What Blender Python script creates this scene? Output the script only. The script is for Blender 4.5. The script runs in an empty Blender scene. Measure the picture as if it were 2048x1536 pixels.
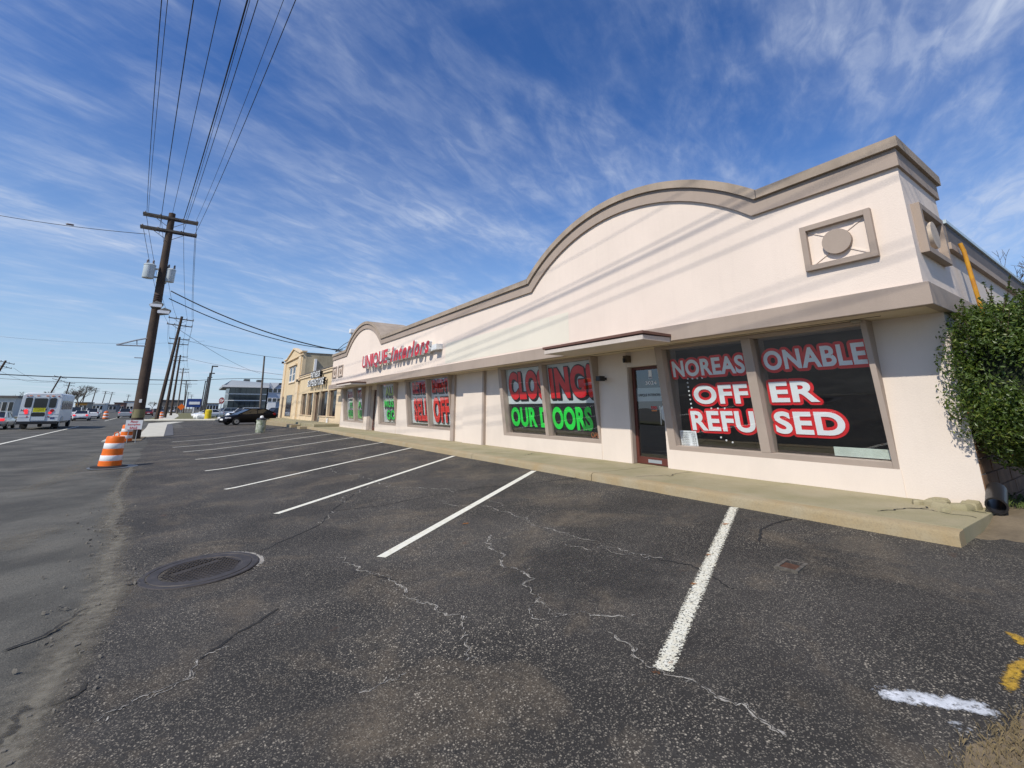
import bpy, math, random
from mathutils import Vector, Matrix
random.seed(7)
R = math.radians
S = bpy.context.scene
COL = S.collection
H = 1.84            # camera height over the gutter; everything below is written relative to the lens and lifted at the end

# ------------------------------------------------------------------ camera
YAW, PIT = R(34.55), R(13.62)
cam = bpy.data.objects.new('camera', bpy.data.cameras.new('camera'))
COL.objects.link(cam)
cam.data.sensor_width = 36; cam.data.lens = 895 / 2048 * 36
cam.data.shift_y = -168 / 2048
cam.data.clip_start = .05; cam.data.clip_end = 9000
cam.rotation_euler = (math.pi / 2 + PIT, 0, -YAW)
cam.location = (0, 0, H)
S.camera = cam

# ------------------------------------------------------------------ sky, sun, exposure
SUN_D = Vector((1, .33, -1.06)).normalized()        # direction the light travels
ELEV = math.asin(-SUN_D.z)
AZ = math.atan2(-SUN_D.x, -SUN_D.y)                 # compass angle of the sun from +Y towards +X
W = bpy.data.worlds.new('World'); S.world = W; W.use_nodes = True
def world_nodes():
    nt = W.node_tree; N = nt.nodes; L = nt.links; N.clear()
    out = N.new('ShaderNodeOutputWorld'); bg = N.new('ShaderNodeBackground'); bg.inputs[1].default_value = .10
    sky = N.new('ShaderNodeTexSky'); sky.sky_type = 'NISHITA'; sky.sun_disc = False
    sky.sun_elevation = ELEV; sky.sun_rotation = AZ; sky.air_density = 1.0; sky.dust_density = .1; sky.ozone_density = 3.0
    tc = N.new('ShaderNodeTexCoord'); sep = N.new('ShaderNodeSeparateXYZ'); L.new(tc.outputs['Generated'], sep.inputs[0])
    def M(op, a, b=None, clamp=False):
        n = N.new('ShaderNodeMath'); n.operation = op; n.use_clamp = clamp
        for i, v in enumerate((a, b)):
            if v is None: continue
            if isinstance(v, (int, float)): n.inputs[i].default_value = v
            else: L.new(v, n.inputs[i])
        return n.outputs[0]
    zz = M('ADD', M('MAXIMUM', sep.outputs[2], 0.0), .06)
    cmb = N.new('ShaderNodeCombineXYZ')
    L.new(M('DIVIDE', sep.outputs[0], zz), cmb.inputs[0]); L.new(M('DIVIDE', sep.outputs[1], zz), cmb.inputs[1])
    def layer(rot, sx, sy, scale, detail, dist, lo, hi, off):
        mp = N.new('ShaderNodeMapping'); mp.inputs['Rotation'].default_value[2] = -rot
        mp.inputs['Location'].default_value = off
        L.new(cmb.outputs[0], mp.inputs[0])
        m2 = N.new('ShaderNodeMapping'); m2.inputs['Scale'].default_value = (sx, sy, 1); L.new(mp.outputs[0], m2.inputs[0])
        n = N.new('ShaderNodeTexNoise'); n.inputs['Scale'].default_value = scale; n.inputs['Detail'].default_value = detail
        n.inputs['Roughness'].default_value = .6; n.inputs['Distortion'].default_value = dist
        L.new(m2.outputs[0], n.inputs['Vector'])
        mr = N.new('ShaderNodeMapRange'); mr.interpolation_type = 'SMOOTHSTEP'
        mr.inputs[1].default_value = lo; mr.inputs[2].default_value = hi; L.new(n.outputs[0], mr.inputs[0])
        return mr.outputs[0]
    a = layer(R(20), .60, 1.30, 1.35, 10, .3, .40, .72, (.7, .35, 0))
    b = layer(R(30), .75, 1.7, 3.0, 9, .35, .40, .80, (3.1, 1.7, 0))
    c = layer(R(-52), .45, 1.6, .8, 8, .3, .46, .80, (2.3, 4.6, 0))
    d = layer(R(26), .6, 1.5, 8.0, 10, .7, .36, .66, (5.0, .7, 0))
    big = layer(R(10), .8, .9, .50, 3, .2, .34, .64, (6.4, 2.0, 0))
    m = M('ADD', M('MULTIPLY', a, .62), M('ADD', M('MULTIPLY', b, .36), M('MULTIPLY', c, .36)))
    m = M('MULTIPLY', m, M('ADD', M('MULTIPLY', d, .68), .55))
    m = M('MULTIPLY', m, M('ADD', M('MULTIPLY', big, .70), .42), True)
    # thin veil of cirrus and haze that closes up towards the horizon because the line of sight is longer there
    veil = N.new('ShaderNodeMapRange'); veil.interpolation_type = 'SMOOTHSTEP'; veil.inputs[1].default_value = .56; veil.inputs[2].default_value = -.08
    veil.inputs[3].default_value = .0; veil.inputs[4].default_value = .78; L.new(sep.outputs[2], veil.inputs[0])
    hs = N.new('ShaderNodeHueSaturation'); hs.inputs['Hue'].default_value = .512; hs.inputs['Saturation'].default_value = 1.26; hs.inputs['Value'].default_value = 1.48
    L.new(sky.outputs[0], hs.inputs['Color'])
    def cmix(a, col, f):
        mix = N.new('ShaderNodeMix'); mix.data_type = 'RGBA'; mix.inputs['B'].default_value = (*col, 1)
        L.new(a, mix.inputs['A']); L.new(f, mix.inputs['Factor']); return mix
    mix = cmix(hs.outputs[0], (3.6, 5.2, 7.5), veil.outputs[0])
    mix = cmix(mix.outputs['Result'], (6.6, 7.3, 8.7), M('MULTIPLY', m, .80))
    L.new(mix.outputs['Result'], bg.inputs[0]); L.new(bg.outputs[0], out.inputs[0])
world_nodes()
sl = bpy.data.lights.new('sun', 'SUN'); sl.energy = 4.4; sl.angle = R(.53); sl.color = (1, .945, .845)
so = bpy.data.objects.new('sun', sl); COL.objects.link(so)
so.rotation_euler = SUN_D.to_track_quat('-Z', 'Y').to_euler(); so.location = (-30, -10, 40)
vs = S.view_settings; vs.view_transform = 'Standard'; vs.look = 'None'; vs.gamma = 1; vs.use_curve_mapping = False; vs.exposure = 0.0
S.render.engine = 'CYCLES'; S.cycles.max_bounces = 6; S.cycles.transparent_max_bounces = 16
try: S.cycles.use_denoising = True
except Exception: pass

# ------------------------------------------------------------------ pixel helpers (photo is 2048 x 1536): a sight line met with a plane of the place
FW = Vector((math.sin(YAW) * math.cos(PIT), math.cos(YAW) * math.cos(PIT), math.sin(PIT)))
RT = Vector((math.cos(YAW), -math.sin(YAW), 0)); UP = RT.cross(FW)
def ray(u, v): return FW + RT * ((u - 1024) / 895) - UP * ((v - 600) / 895)
def onX(u, v, x): r = ray(u, v); return r * (x / r.x)
def onY(u, v, y): r = ray(u, v); return r * (y / r.y)
def onZ(u, v, z): r = ray(u, v); return r * (z / r.z)

def sm(a, b, x):
    t = min(1, max(0, (x - a) / (b - a))); return t * t * (3 - 2 * t)
def lerp(a, b, t): return a + (b - a) * t
def interp(pts, x):
    if x <= pts[0][0]: return pts[0][1]
    for (a, b), (c, d) in zip(pts, pts[1:]):
        if x <= c: return b + (d - b) * (x - a) / (c - a)
    return pts[-1][1]
PN = [(-60, -1.70), (-9, -1.72), (-3, -1.82), (1, -1.745), (6.5, -1.36), (40, -1.36)]
PF = [(-60, -1.70), (-9, -1.72), (-3, -1.76), (1, -1.66), (40, -1.58)]
def zg(x, y):
    t = sm(36, 58, y)
    return lerp(interp(PN, x), interp(PF, x), t)
def onG(u, v):
    z = -1.6
    for _ in range(30):
        p = onZ(u, v, z); z = lerp(z, zg(p.x, p.y), .6)
    return onZ(u, v, z)

# ------------------------------------------------------------------ materials
MATS = {}
def mat(name, col, rough=.75, var=.12, vs=3., bump=0., bs=80., metal=0., col2=None, spec=.4, fine=0., fs=200., streak=0.):
    """base colour with large soft variation, fine grain, optional drip streaks and bump"""
    if name in MATS: return MATS[name]
    m = bpy.data.materials.new(name); m.use_nodes = True; MATS[name] = m
    nt = m.node_tree; N = nt.nodes; L = nt.links
    p = N['Principled BSDF']
    p.inputs['Roughness'].default_value = rough; p.inputs['Metallic'].default_value = metal
    p.inputs['Specular IOR Level'].default_value = spec
    geo = N.new('ShaderNodeNewGeometry')
    def noise(scale, det=5, vec=None, rg=.6):
        n = N.new('ShaderNodeTexNoise'); n.inputs['Scale'].default_value = scale; n.inputs['Detail'].default_value = det
        n.inputs['Roughness'].default_value = rg
        L.new(vec or geo.outputs['Position'], n.inputs['Vector']); return n.outputs[0]
    def mix(a, b, f, typ='MIX'):
        x = N.new('ShaderNodeMix'); x.data_type = 'RGBA'; x.blend_type = typ
        for k, v in (('A', a), ('B', b)):
            if isinstance(v, tuple): x.inputs[k].default_value = (*v, 1) if len(v) == 3 else v
            else: L.new(v, x.inputs[k])
        if isinstance(f, (int, float)): x.inputs['Factor'].default_value = f
        else: L.new(f, x.inputs['Factor'])
        return x.outputs['Result']
    def mr(v, a, b, c, d):
        x = N.new('ShaderNodeMapRange'); x.inputs[1].default_value = a; x.inputs[2].default_value = b
        x.inputs[3].default_value = c; x.inputs[4].default_value = d; L.new(v, x.inputs[0]); return x.outputs[0]
    c2 = col2 or tuple(max(0, c * (1 - var * 2.2)) for c in col)
    out = mix(tuple(col), c2, mr(noise(vs), .38, .72, 0, 1))
    if fine: out = mix(out, tuple(c * .45 for c in col), mr(noise(fs, 3), .45, .75, 0, fine))
    if streak:
        mp = N.new('ShaderNodeMapping'); mp.inputs['Scale'].default_value = (5, 5, .35); L.new(geo.outputs['Position'], mp.inputs[0])
        out = mix(out, tuple(c * .5 for c in col), mr(noise(1.6, 6, mp.outputs[0]), .5, .82, 0, streak))
    L.new(out, p.inputs['Base Color'])
    if bump:
        b = N.new('ShaderNodeBump'); b.inputs['Strength'].default_value = bump; b.inputs['Distance'].default_value = .01
        L.new(noise(bs, 4), b.inputs['Height']); L.new(b.outputs[0], p.inputs['Normal'])
    return m

def asphalt(name, base, speck, stone=70., dens=.86, warm=(.085, .07, .055), worn=.6, rough=.85):
    m = bpy.data.materials.new(name); m.use_nodes = True; MATS[name] = m
    nt = m.node_tree; N = nt.nodes; L = nt.links; p = N['Principled BSDF']
    p.inputs['Roughness'].default_value = rough; p.inputs['Specular IOR Level'].default_value = .35
    geo = N.new('ShaderNodeNewGeometry'); P = geo.outputs['Position']
    def noise(scale, det=5, rg=.6, dist=0.):
        n = N.new('ShaderNodeTexNoise'); n.inputs['Scale'].default_value = scale; n.inputs['Detail'].default_value = det
        n.inputs['Roughness'].default_value = rg; n.inputs['Distortion'].default_value = dist; L.new(P, n.inputs['Vector']); return n.outputs[0]
    def mr(v, a, b, c=0., d=1.):
        x = N.new('ShaderNodeMapRange'); x.inputs[1].default_value = a; x.inputs[2].default_value = b
        x.inputs[3].default_value = c; x.inputs[4].default_value = d; L.new(v, x.inputs[0]); return x.outputs[0]
    def mix(a, b, f):
        x = N.new('ShaderNodeMix'); x.data_type = 'RGBA'
        for k, v in (('A', a), ('B', b)):
            if isinstance(v, tuple): x.inputs[k].default_value = (*v, 1)
            else: L.new(v, x.inputs[k])
        if isinstance(f, (int, float)): x.inputs['Factor'].default_value = f
        else: L.new(f, x.inputs['Factor'])
        return x.outputs['Result']
    def mul(a, b):
        x = N.new('ShaderNodeMath'); x.operation = 'MULTIPLY'
        for i, v in enumerate((a, b)):
            if isinstance(v, (int, float)): x.inputs[i].default_value = v
            else: L.new(v, x.inputs[i])
        return x.outputs[0]
    vo = N.new('ShaderNodeTexVoronoi'); vo.inputs['Scale'].default_value = stone; L.new(P, vo.inputs['Vector'])
    v2 = N.new('ShaderNodeTexVoronoi'); v2.inputs['Scale'].default_value = stone * 2.1; L.new(P, v2.inputs['Vector'])
    s1 = N.new('ShaderNodeSeparateColor'); L.new(vo.outputs['Color'], s1.inputs[0])
    s2 = N.new('ShaderNodeSeparateColor'); L.new(v2.outputs['Color'], s2.inputs[0])
    patch = mr(noise(.55, 6, .62, .4), .40, .68)
    patch2 = mr(noise(1.1, 7, .66, .5), .50, .70)
    c = mix(tuple(b * .60 for b in base), tuple(b * 1.35 for b in base), patch)
    c = mix(c, warm, mul(patch2, .72 * worn))
    c = mix(c, tuple(b * .35 for b in base), mr(s1.outputs[1], .0, .4, .55, 0.))
    core = mr(vo.outputs['Distance'], .62, .25)
    c = mix(c, speck, mul(mul(mr(s1.outputs[0], dens, min(1, dens + .1)), core), mr(noise(.9, 4, .6, .3), .38, .62, .10, 1.)))
    c = mix(c, tuple(s * .6 for s in speck), mul(mr(s2.outputs[0], dens + .03, dens + .1), .6))
    rust = mr(noise(3.1, 3), .70, .8, 0, .35)
    c = mix(c, (.13, .06, .03), rust)
    L.new(c, p.inputs['Base Color'])
    bp = N.new('ShaderNodeBump'); bp.inputs['Strength'].default_value = .55; bp.inputs['Distance'].default_value = .006
    L.new(vo.outputs['Distance'], bp.inputs['Height']); L.new(bp.outputs[0], p.inputs['Normal'])
    return m

def decal(name, col, col2, scale=9., lo=.35, hi=.6, rough=.8, bias=.9, op=1.):
    """thin deposit (paint, sand, crack filler) that breaks up where its own coverage, stored per vertex, runs out"""
    m = bpy.data.materials.new(name); m.use_nodes = True; MATS[name] = m
    nt = m.node_tree; N = nt.nodes; L = nt.links; p = N['Principled BSDF']; p.inputs['Roughness'].default_value = rough
    geo = N.new('ShaderNodeNewGeometry'); at = N.new('ShaderNodeAttribute'); at.attribute_name = 'cover'
    n = N.new('ShaderNodeTexNoise'); n.inputs['Scale'].default_value = scale; n.inputs['Detail'].default_value = 7; n.inputs['Roughness'].default_value = .7
    L.new(geo.outputs['Position'], n.inputs['Vector'])
    n2 = N.new('ShaderNodeTexNoise'); n2.inputs['Scale'].default_value = scale * .5; n2.inputs['Detail'].default_value = 4
    L.new(geo.outputs['Position'], n2.inputs['Vector'])
    mx = N.new('ShaderNodeMix'); mx.data_type = 'RGBA'; mx.inputs['A'].default_value = (*col, 1); mx.inputs['B'].default_value = (*col2, 1)
    r2 = N.new('ShaderNodeMapRange'); r2.inputs[1].default_value = .42; r2.inputs[2].default_value = .66; L.new(n2.outputs[0], r2.inputs[0])
    L.new(r2.outputs[0], mx.inputs['Factor']); L.new(mx.outputs['Result'], p.inputs['Base Color'])
    ad = N.new('ShaderNodeMath'); ad.operation = 'MULTIPLY_ADD'; L.new(at.outputs['Fac'], ad.inputs[0]); ad.inputs[1].default_value = bias
    L.new(n.outputs[0], ad.inputs[2])
    sb = N.new('ShaderNodeMath'); sb.operation = 'SUBTRACT'; L.new(ad.outputs[0], sb.inputs[0]); sb.inputs[1].default_value = bias * .5
    r = N.new('ShaderNodeMapRange'); r.inputs[1].default_value = lo; r.inputs[2].default_value = hi; r.inputs[4].default_value = op; L.new(sb.outputs[0], r.inputs[0])
    L.new(r.outputs[0], p.inputs['Alpha'])
    return m

def glass(name, tint=(.86, .9, .9), refl=1.0):
    m = bpy.data.materials.new(name); m.use_nodes = True; MATS[name] = m
    nt = m.node_tree; N = nt.nodes; L = nt.links; N.clear()
    o = N.new('ShaderNodeOutputMaterial'); t = N.new('ShaderNodeBsdfTransparent'); t.inputs[0].default_value = (*tint, 1)
    g = N.new('ShaderNodeBsdfGlossy'); g.inputs['Roughness'].default_value = .012; g.inputs['Color'].default_value = (.95, .97, 1, 1)
    f = N.new('ShaderNodeLayerWeight'); f.inputs[0].default_value = .5          # facing ratio, the same from both sides of the sheet
    pw = N.new('ShaderNodeMath'); pw.operation = 'POWER'; pw.inputs[1].default_value = 4.2; L.new(f.outputs['Facing'], pw.inputs[0])
    mu = N.new('ShaderNodeMath'); mu.operation = 'MULTIPLY_ADD'; mu.use_clamp = True; mu.inputs[1].default_value = .9*refl; mu.inputs[2].default_value = .075*refl; L.new(pw.outputs[0], mu.inputs[0])
    nz = N.new('ShaderNodeTexNoise'); nz.inputs['Scale'].default_value = .9; nz.inputs['Detail'].default_value = 2
    gm = N.new('ShaderNodeNewGeometry'); L.new(gm.outputs['Position'], nz.inputs['Vector'])
    bp = N.new('ShaderNodeBump'); bp.inputs['Strength'].default_value = .05; bp.inputs['Distance'].default_value = .05
    L.new(nz.outputs[0], bp.inputs['Height']); L.new(bp.outputs[0], g.inputs['Normal'])
    x = N.new('ShaderNodeMixShader'); L.new(mu.outputs[0], x.inputs[0]); L.new(t.outputs[0], x.inputs[1]); L.new(g.outputs[0], x.inputs[2])
    L.new(x.outputs[0], o.inputs[0]); return m

def paint(name, col, rough=.3, coat=.6):
    m = mat(name, col, rough, var=.03, vs=2)
    p = m.node_tree.nodes['Principled BSDF']; p.inputs['Coat Weight'].default_value = coat; p.inputs['Coat Roughness'].default_value = .06
    return m
def leafmat(name, col, col2):
    m = mat(name, col, .42, vs=2.2, col2=col2, spec=.5)
    nt = m.node_tree; L = nt.links; p = nt.nodes['Principled BSDF']
    tr = nt.nodes.new('ShaderNodeBsdfTranslucent'); tr.inputs[0].default_value = (col[0] * 1.6, col[1] * 1.7, col[2], 1)
    mx = nt.nodes.new('ShaderNodeMixShader'); mx.inputs[0].default_value = .22
    o = nt.nodes['Material Output']; L.new(p.outputs[0], mx.inputs[1]); L.new(tr.outputs[0], mx.inputs[2]); L.new(mx.outputs[0], o.inputs[0])
    return m
def emit(name, col, s):
    m = bpy.data.materials.new(name); m.use_nodes = True; MATS[name] = m
    p = m.node_tree.nodes['Principled BSDF']; p.inputs['Base Color'].default_value = (*col, 1)
    p.inputs['Emission Color'].default_value = (*col, 1); p.inputs['Emission Strength'].default_value = s; return m

stucco = mat('stucco', (.73, .635, .545), .9, var=.05, vs=.6, bump=.3, bs=48, fine=.08, fs=110, streak=.05)
stucco_u = mat('stucco_upper', (.815, .69, .585), .9, var=.045, vs=.45, bump=.3, bs=48, fine=.08, fs=110, streak=.09)
patchm = mat('repainted_stucco', (.75, .69, .57), .9, var=.03, vs=.7, bump=.3, bs=140)
taupe = mat('taupe_stucco', (.40, .32, .26), .88, var=.06, vs=1.1, bump=.35, bs=140, fine=.1, fs=120, streak=.12)
taupe_cap = mat('weathered_cap', (.41, .33, .255), .9, var=.14, vs=1.6, bump=.4, bs=120, fine=.2, fs=60, streak=.35)
taupe_frame = mat('taupe_frame', (.40, .325, .27), .7, var=.06, vs=2, bump=.15, bs=150)
brown = mat('brown_fascia', (.15, .075, .055), .7, var=.1, vs=3, fine=.1)
canopy_m = mat('canopy_paint', (.60, .52, .45), .8, var=.06, vs=2, fine=.25, fs=30)
soffit_m = mat('soffit_board', (.62, .52, .38), .85, var=.05, vs=1)
conc = mat('old_concrete', (.355, .305, .195), .92, var=.13, vs=1.3, bump=.4, bs=110, fine=.28, fs=70, col2=(.26, .235, .125))
conc_k = mat('kerb_concrete', (.35, .29, .185), .92, var=.15, vs=2.2, bump=.5, bs=90, fine=.35, fs=50, col2=(.34, .25, .13))
conc_w = mat('pale_concrete', (.56, .53, .44), .9, var=.08, vs=1.5, bump=.3, bs=90)
conc_g = mat('grey_asphalt_apron', (.115, .115, .12), .9, var=.1, vs=1)
asph = asphalt('lot_asphalt', (.047, .0425, .037), (.42, .37, .29), 78, .83, (.135, .106, .072), 1.0)
road_m = asphalt('road_asphalt', (.105, .099, .082), (.26, .24, .2), 80, .92, (.145, .132, .105), .7, .85)
dirt = mat('dirt', (.20, .155, .10), .95, var=.2, vs=3, bump=.6, bs=40, fine=.3, fs=40)
turf = mat('dry_turf', (.13, .13, .05), .95, var=.25, vs=.8, bump=.8, bs=20, col2=(.20, .165, .08), fine=.4, fs=12)
farground = mat('far_ground', (.17, .155, .12), .95, var=.25, vs=.05, fine=.3, fs=.6)
white_line = decal('road_paint', (.74, .72, .62), (.66, .63, .50), 34, .27, .36, .7, 1.)
white_worn = decal('worn_paint', (.70, .68, .57), (.62, .58, .45), 55, .665, .70, .7, .5)
crack_w = decal('crack_filler', (.44, .41, .355), (.26, .24, .21), 30, .50, .64, .9, .34, .95)
crack_d = decal('open_crack', (.012, .011, .011), (.02, .018, .016), 20, .40, .55, .95, .7)
sand_m = decal('drifted_sand', (.27, .245, .19), (.17, .155, .125), 15, .50, .84, .95, .36, .75)
sand_f = decal('thin_sand', (.22, .195, .15), (.15, .135, .105), 9, .48, .95, .95, .5, .6)
crack_lip = decal('broken_lip', (.022, .021, .02), (.04, .038, .035), 18, .50, .75, .95, .42, .8)
seal_m = decal('old_seal_patch', (.032, .030, .028), (.042, .039, .036), 4, .45, .95, .8, .6, .5)
spray_w = decal('sprayed_white', (.72, .74, .77), (.5, .52, .54), 26, .52, .74, .7, .42, .92)
spray_y = decal('sprayed_yellow', (.58, .35, .03), (.42, .25, .03), 26, .52, .74, .7, .42, .92)
rust_m = decal('rust_stain', (.36, .13, .02), (.22, .08, .02), 40, .40, .6, .8, .6)
iron = mat('cast_iron', (.078, .066, .058), .6, var=.2, vs=8, metal=.3, fine=.3, fs=90)
iron_d = mat('cast_iron_pit', (.05, .042, .036), .8, var=.2, vs=8, fine=.3)
rustm = mat('rusty_iron', (.10, .045, .025), .85, var=.25, vs=14, fine=.4)
wood = mat('creosote_wood', (.078, .052, .036), .85, var=.22, vs=1.6, bump=.5, bs=30, fine=.35, fs=18, streak=.3, col2=(.04, .028, .022))
wood_g = mat('grey_wood', (.16, .135, .11), .88, var=.2, vs=1.2, bump=.4, bs=26, streak=.3)
arm_m = mat('crossarm_wood', (.12, .105, .09), .85, var=.2, vs=3, fine=.3)
porc = mat('insulator', (.16, .12, .11), .3, var=.05)
galv = mat('galvanised', (.42, .45, .47), .45, var=.08, metal=.4)
canm = mat('transformer_grey', (.50, .56, .58), .4, var=.06, vs=4, streak=.2)
wirem = mat('cable', (.018, .018, .02), .6, var=.05)
blackm = mat('black_plastic', (.02, .02, .022), .4, var=.1)
rubber = mat('rubber', (.022, .022, .022), .8, var=.1)
orange = mat('drum_orange', (.86, .17, .012), .5, var=.07, vs=6, fine=.1, fs=30)
refl_w = mat('reflective_white', (.82, .82, .80), .45, var=.05, vs=8, fine=.08, fs=30)
signw = mat('sign_white', (.82, .82, .80), .6, var=.02)
signred = mat('sign_red', (.62, .012, .018), .5, var=.03)
letter_red = mat('channel_red', (.60, .010, .016), .35, var=.04, vs=5)
letter_side = mat('channel_return', (.78, .78, .76), .5, var=.05, vs=4, streak=.2)
race_m = mat('raceway_white', (.74, .74, .72), .5, var=.05, streak=.2)
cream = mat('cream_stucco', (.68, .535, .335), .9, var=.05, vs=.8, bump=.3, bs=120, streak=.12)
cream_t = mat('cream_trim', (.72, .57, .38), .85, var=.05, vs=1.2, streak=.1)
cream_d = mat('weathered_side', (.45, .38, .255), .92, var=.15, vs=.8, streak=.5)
white_t = mat('white_trim', (.78, .77, .74), .6, var=.03)
dark_g = mat('dark_glazing', (.015, .016, .018), .08, var=.02, spec=.8)
dark_in = mat('dark_interior', (.035, .034, .034), .8, var=.1)
doorbrown = mat('oxblood_metal', (.115, .034, .024), .45, var=.1, vs=5)
win_glass = glass('shop_glass', (.93, .96, .96), 1.8)
decal_white = mat('vinyl_white', (.86, .87, .88), .55, var=.02)
decal_red = mat('vinyl_red', (.78, .012, .018), .5, var=.03)
decal_green = mat('poster_green', (.012, .82, .07), .6, var=.05)
decal_lime = mat('poster_lime', (.42, .62, .02), .6, var=.05)
decal_or = mat('poster_redorange', (.90, .030, .010), .6, var=.06)
decal_black = mat('poster_black', (.012, .012, .014), .5, var=.05)
paper_w = mat('poster_paper', (.70, .74, .74), .75, var=.05, vs=1.5)
neon = emit('neon_tube', (.45, .09, .02), .22)
taillit = emit('lit_tail_lamp', (.75, .03, .04), .9)
amber = mat('amber_lens', (.75, .22, .05), .3, var=.02)
redlens = mat('red_lens', (.35, .012, .012), .2, var=.02)
chrome = mat('chrome', (.6, .6, .6), .15, var=.02, metal=1.)
headl = mat('lamp_lens', (.75, .76, .78), .12, var=.02)
blockm = mat('brown_block', (.24, .135, .075), .9, var=.2, vs=5, bump=.6, bs=60, fine=.3, fs=40)
mortar = mat('mortar', (.16, .13, .10), .95, var=.15, vs=6)
rustpipe = mat('rusty_yellow_pipe', (.66, .34, .02), .6, var=.12, vs=6, col2=(.42, .16, .03))
roofedge = mat('roof_edge', (.15, .13, .12), .75, var=.1, vs=2, streak=.2)
metal_c = mat('metal_coping', (.55, .66, .70), .4, var=.05, metal=.2)
leaf = leafmat('holly_leaf', (.080, .125, .018), (.036, .066, .011))
leafy = leafmat('young_leaf', (.17, .20, .03), (.09, .13, .02))
twig = mat('twig', (.07, .045, .03), .9, var=.1)
barkg = mat('bare_bark', (.14, .115, .095), .95, var=.15, vs=2)
straw = mat('dry_grass', (.25, .19, .10), .9, var=.2, vs=9)
grassg = mat('green_grass', (.09, .13, .03), .9, var=.2, vs=9)

# ------------------------------------------------------------------ mesh builder
ORG = {}
class MB:
    def __init__(s): s.v = []; s.f = []; s.c = None
    def add(s, vs, fs):
        n = len(s.v); s.v += [tuple(p) for p in vs]; s.f += [tuple(i + n for i in f) for f in fs]; return s
    def box(s, x0, x1, y0, y1, z0, z1):
        x0, x1 = sorted((x0, x1)); y0, y1 = sorted((y0, y1)); z0, z1 = sorted((z0, z1))
        return s.add([(x0,y0,z0),(x1,y0,z0),(x1,y1,z0),(x0,y1,z0),(x0,y0,z1),(x1,y0,z1),(x1,y1,z1),(x0,y1,z1)],
              [(3,2,1,0),(4,5,6,7),(0,1,5,4),(1,2,6,5),(2,3,7,6),(3,0,4,7)])
    def obox(s, c, ax, ay, az):
        c = Vector(c); ax = Vector(ax); ay = Vector(ay); az = Vector(az)
        P = [c + ax*i + ay*j + az*k for k in (-1,1) for i, j in ((-1,-1),(1,-1),(1,1),(-1,1))]
        return s.add(P, [(3,2,1,0),(4,5,6,7),(0,1,5,4),(1,2,6,5),(2,3,7,6),(3,0,4,7)])
    def prism(s, poly, vec):
        n = len(poly); vec = Vector(vec); a = [Vector(p) for p in poly]; b = [p + vec for p in a]
        return s.add(a + b, [tuple(range(n))[::-1], tuple(range(n, 2*n))] + [(i, (i+1) % n, n + (i+1) % n, n + i) for i in range(n)])
    def tube(s, pts, r, seg=8, caps=True):
        pts = [Vector(p) for p in pts]; rr = r if isinstance(r, (list, tuple)) else [r]*len(pts)
        n0 = len(s.v); prev = None
        for i, p in enumerate(pts):
            d = (pts[min(i+1, len(pts)-1)] - pts[max(i-1, 0)]).normalized()
            if prev is None:
                a = d.cross(Vector((0,0,1)));
                if a.length < .05: a = d.cross(Vector((1,0,0)))
            else: a = prev - d * prev.dot(d)
            a.normalize(); prev = a; b = d.cross(a)
            for k in range(seg):
                t = 2*math.pi*k/seg; s.v.append(tuple(p + (a*math.cos(t) + b*math.sin(t)) * rr[i]))
        for i in range(len(pts)-1):
            for k in range(seg):
                q = n0 + i*seg; s.f.append((q+k, q+(k+1) % seg, q+seg+(k+1) % seg, q+seg+k))
        if caps:
            s.f.append(tuple(n0+k for k in range(seg))[::-1]); q = n0 + (len(pts)-1)*seg; s.f.append(tuple(q+k for k in range(seg)))
        return s
    def lathe(s, prof, c=(0,0,0), seg=24, axis='z'):
        n0 = len(s.v)
        for r, h in prof:
            for k in range(seg):
                t = 2*math.pi*k/seg; a, b = r*math.cos(t), r*math.sin(t)
                p = (a, b, h) if axis == 'z' else ((a, h, b) if axis == 'y' else (h, a, b))
                s.v.append((p[0]+c[0], p[1]+c[1], p[2]+c[2]))
        for i in range(len(prof)-1):
            for k in range(seg):
                q = n0+i*seg; s.f.append((q+k, q+(k+1) % seg, q+seg+(k+1) % seg, q+seg+k))
        s.f.append(tuple(n0+k for k in range(seg))[::-1]); q = n0+(len(prof)-1)*seg; s.f.append(tuple(q+k for k in range(seg)))
        return s
    def grid(s, rows):
        n0 = len(s.v); m = len(rows[0])
        for r in rows: s.v += [tuple(p) for p in r]
        for i in range(len(rows)-1):
            for j in range(m-1): q = n0+i*m+j; s.f.append((q, q+1, q+m+1, q+m))
        return s
    def mesh(s, name, m, smooth=False, off=None):
        me = bpy.data.meshes.new(name)
        vv = s.v if off is None else [(a-off[0], b-off[1], c-off[2]) for a, b, c in s.v]
        me.from_pydata(vv, [], s.f); me.update()
        if s.c:
            at = me.attributes.new('cover', 'FLOAT', 'POINT'); at.data.foreach_set('value', s.c)
        if m: me.materials.append(m)
        if smooth:
            me.polygons.foreach_set('use_smooth', [True]*len(me.polygons)); me.set_sharp_from_angle(angle=R(smooth if smooth > 1 else 35))
        return me
    def build(s, name, m, parent=None, smooth=False, base=None, bevel=0, local=False, label=None):
        """world coordinates unless local; parts sit in the frame of their thing"""
        off = None
        if parent is not None: off = None if local else ORG.get(parent.name, (0,0,0))
        elif base is not None: off = base
        me = s.mesh(name, m, smooth, off)
        o = bpy.data.objects.new(name, me); COL.objects.link(o)
        if parent is not None:
            o.parent = parent; ORG[o.name] = ORG.get(parent.name, (0,0,0))
        elif base is not None:
            o.location = base; ORG[o.name] = tuple(base)
        if bevel:
            b = o.modifiers.new('bevel', 'BEVEL'); b.width = bevel; b.segments = 2; b.limit_method = 'ANGLE'; b.angle_limit = R(40)
        if label: o['label'] = label
        return o
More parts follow.
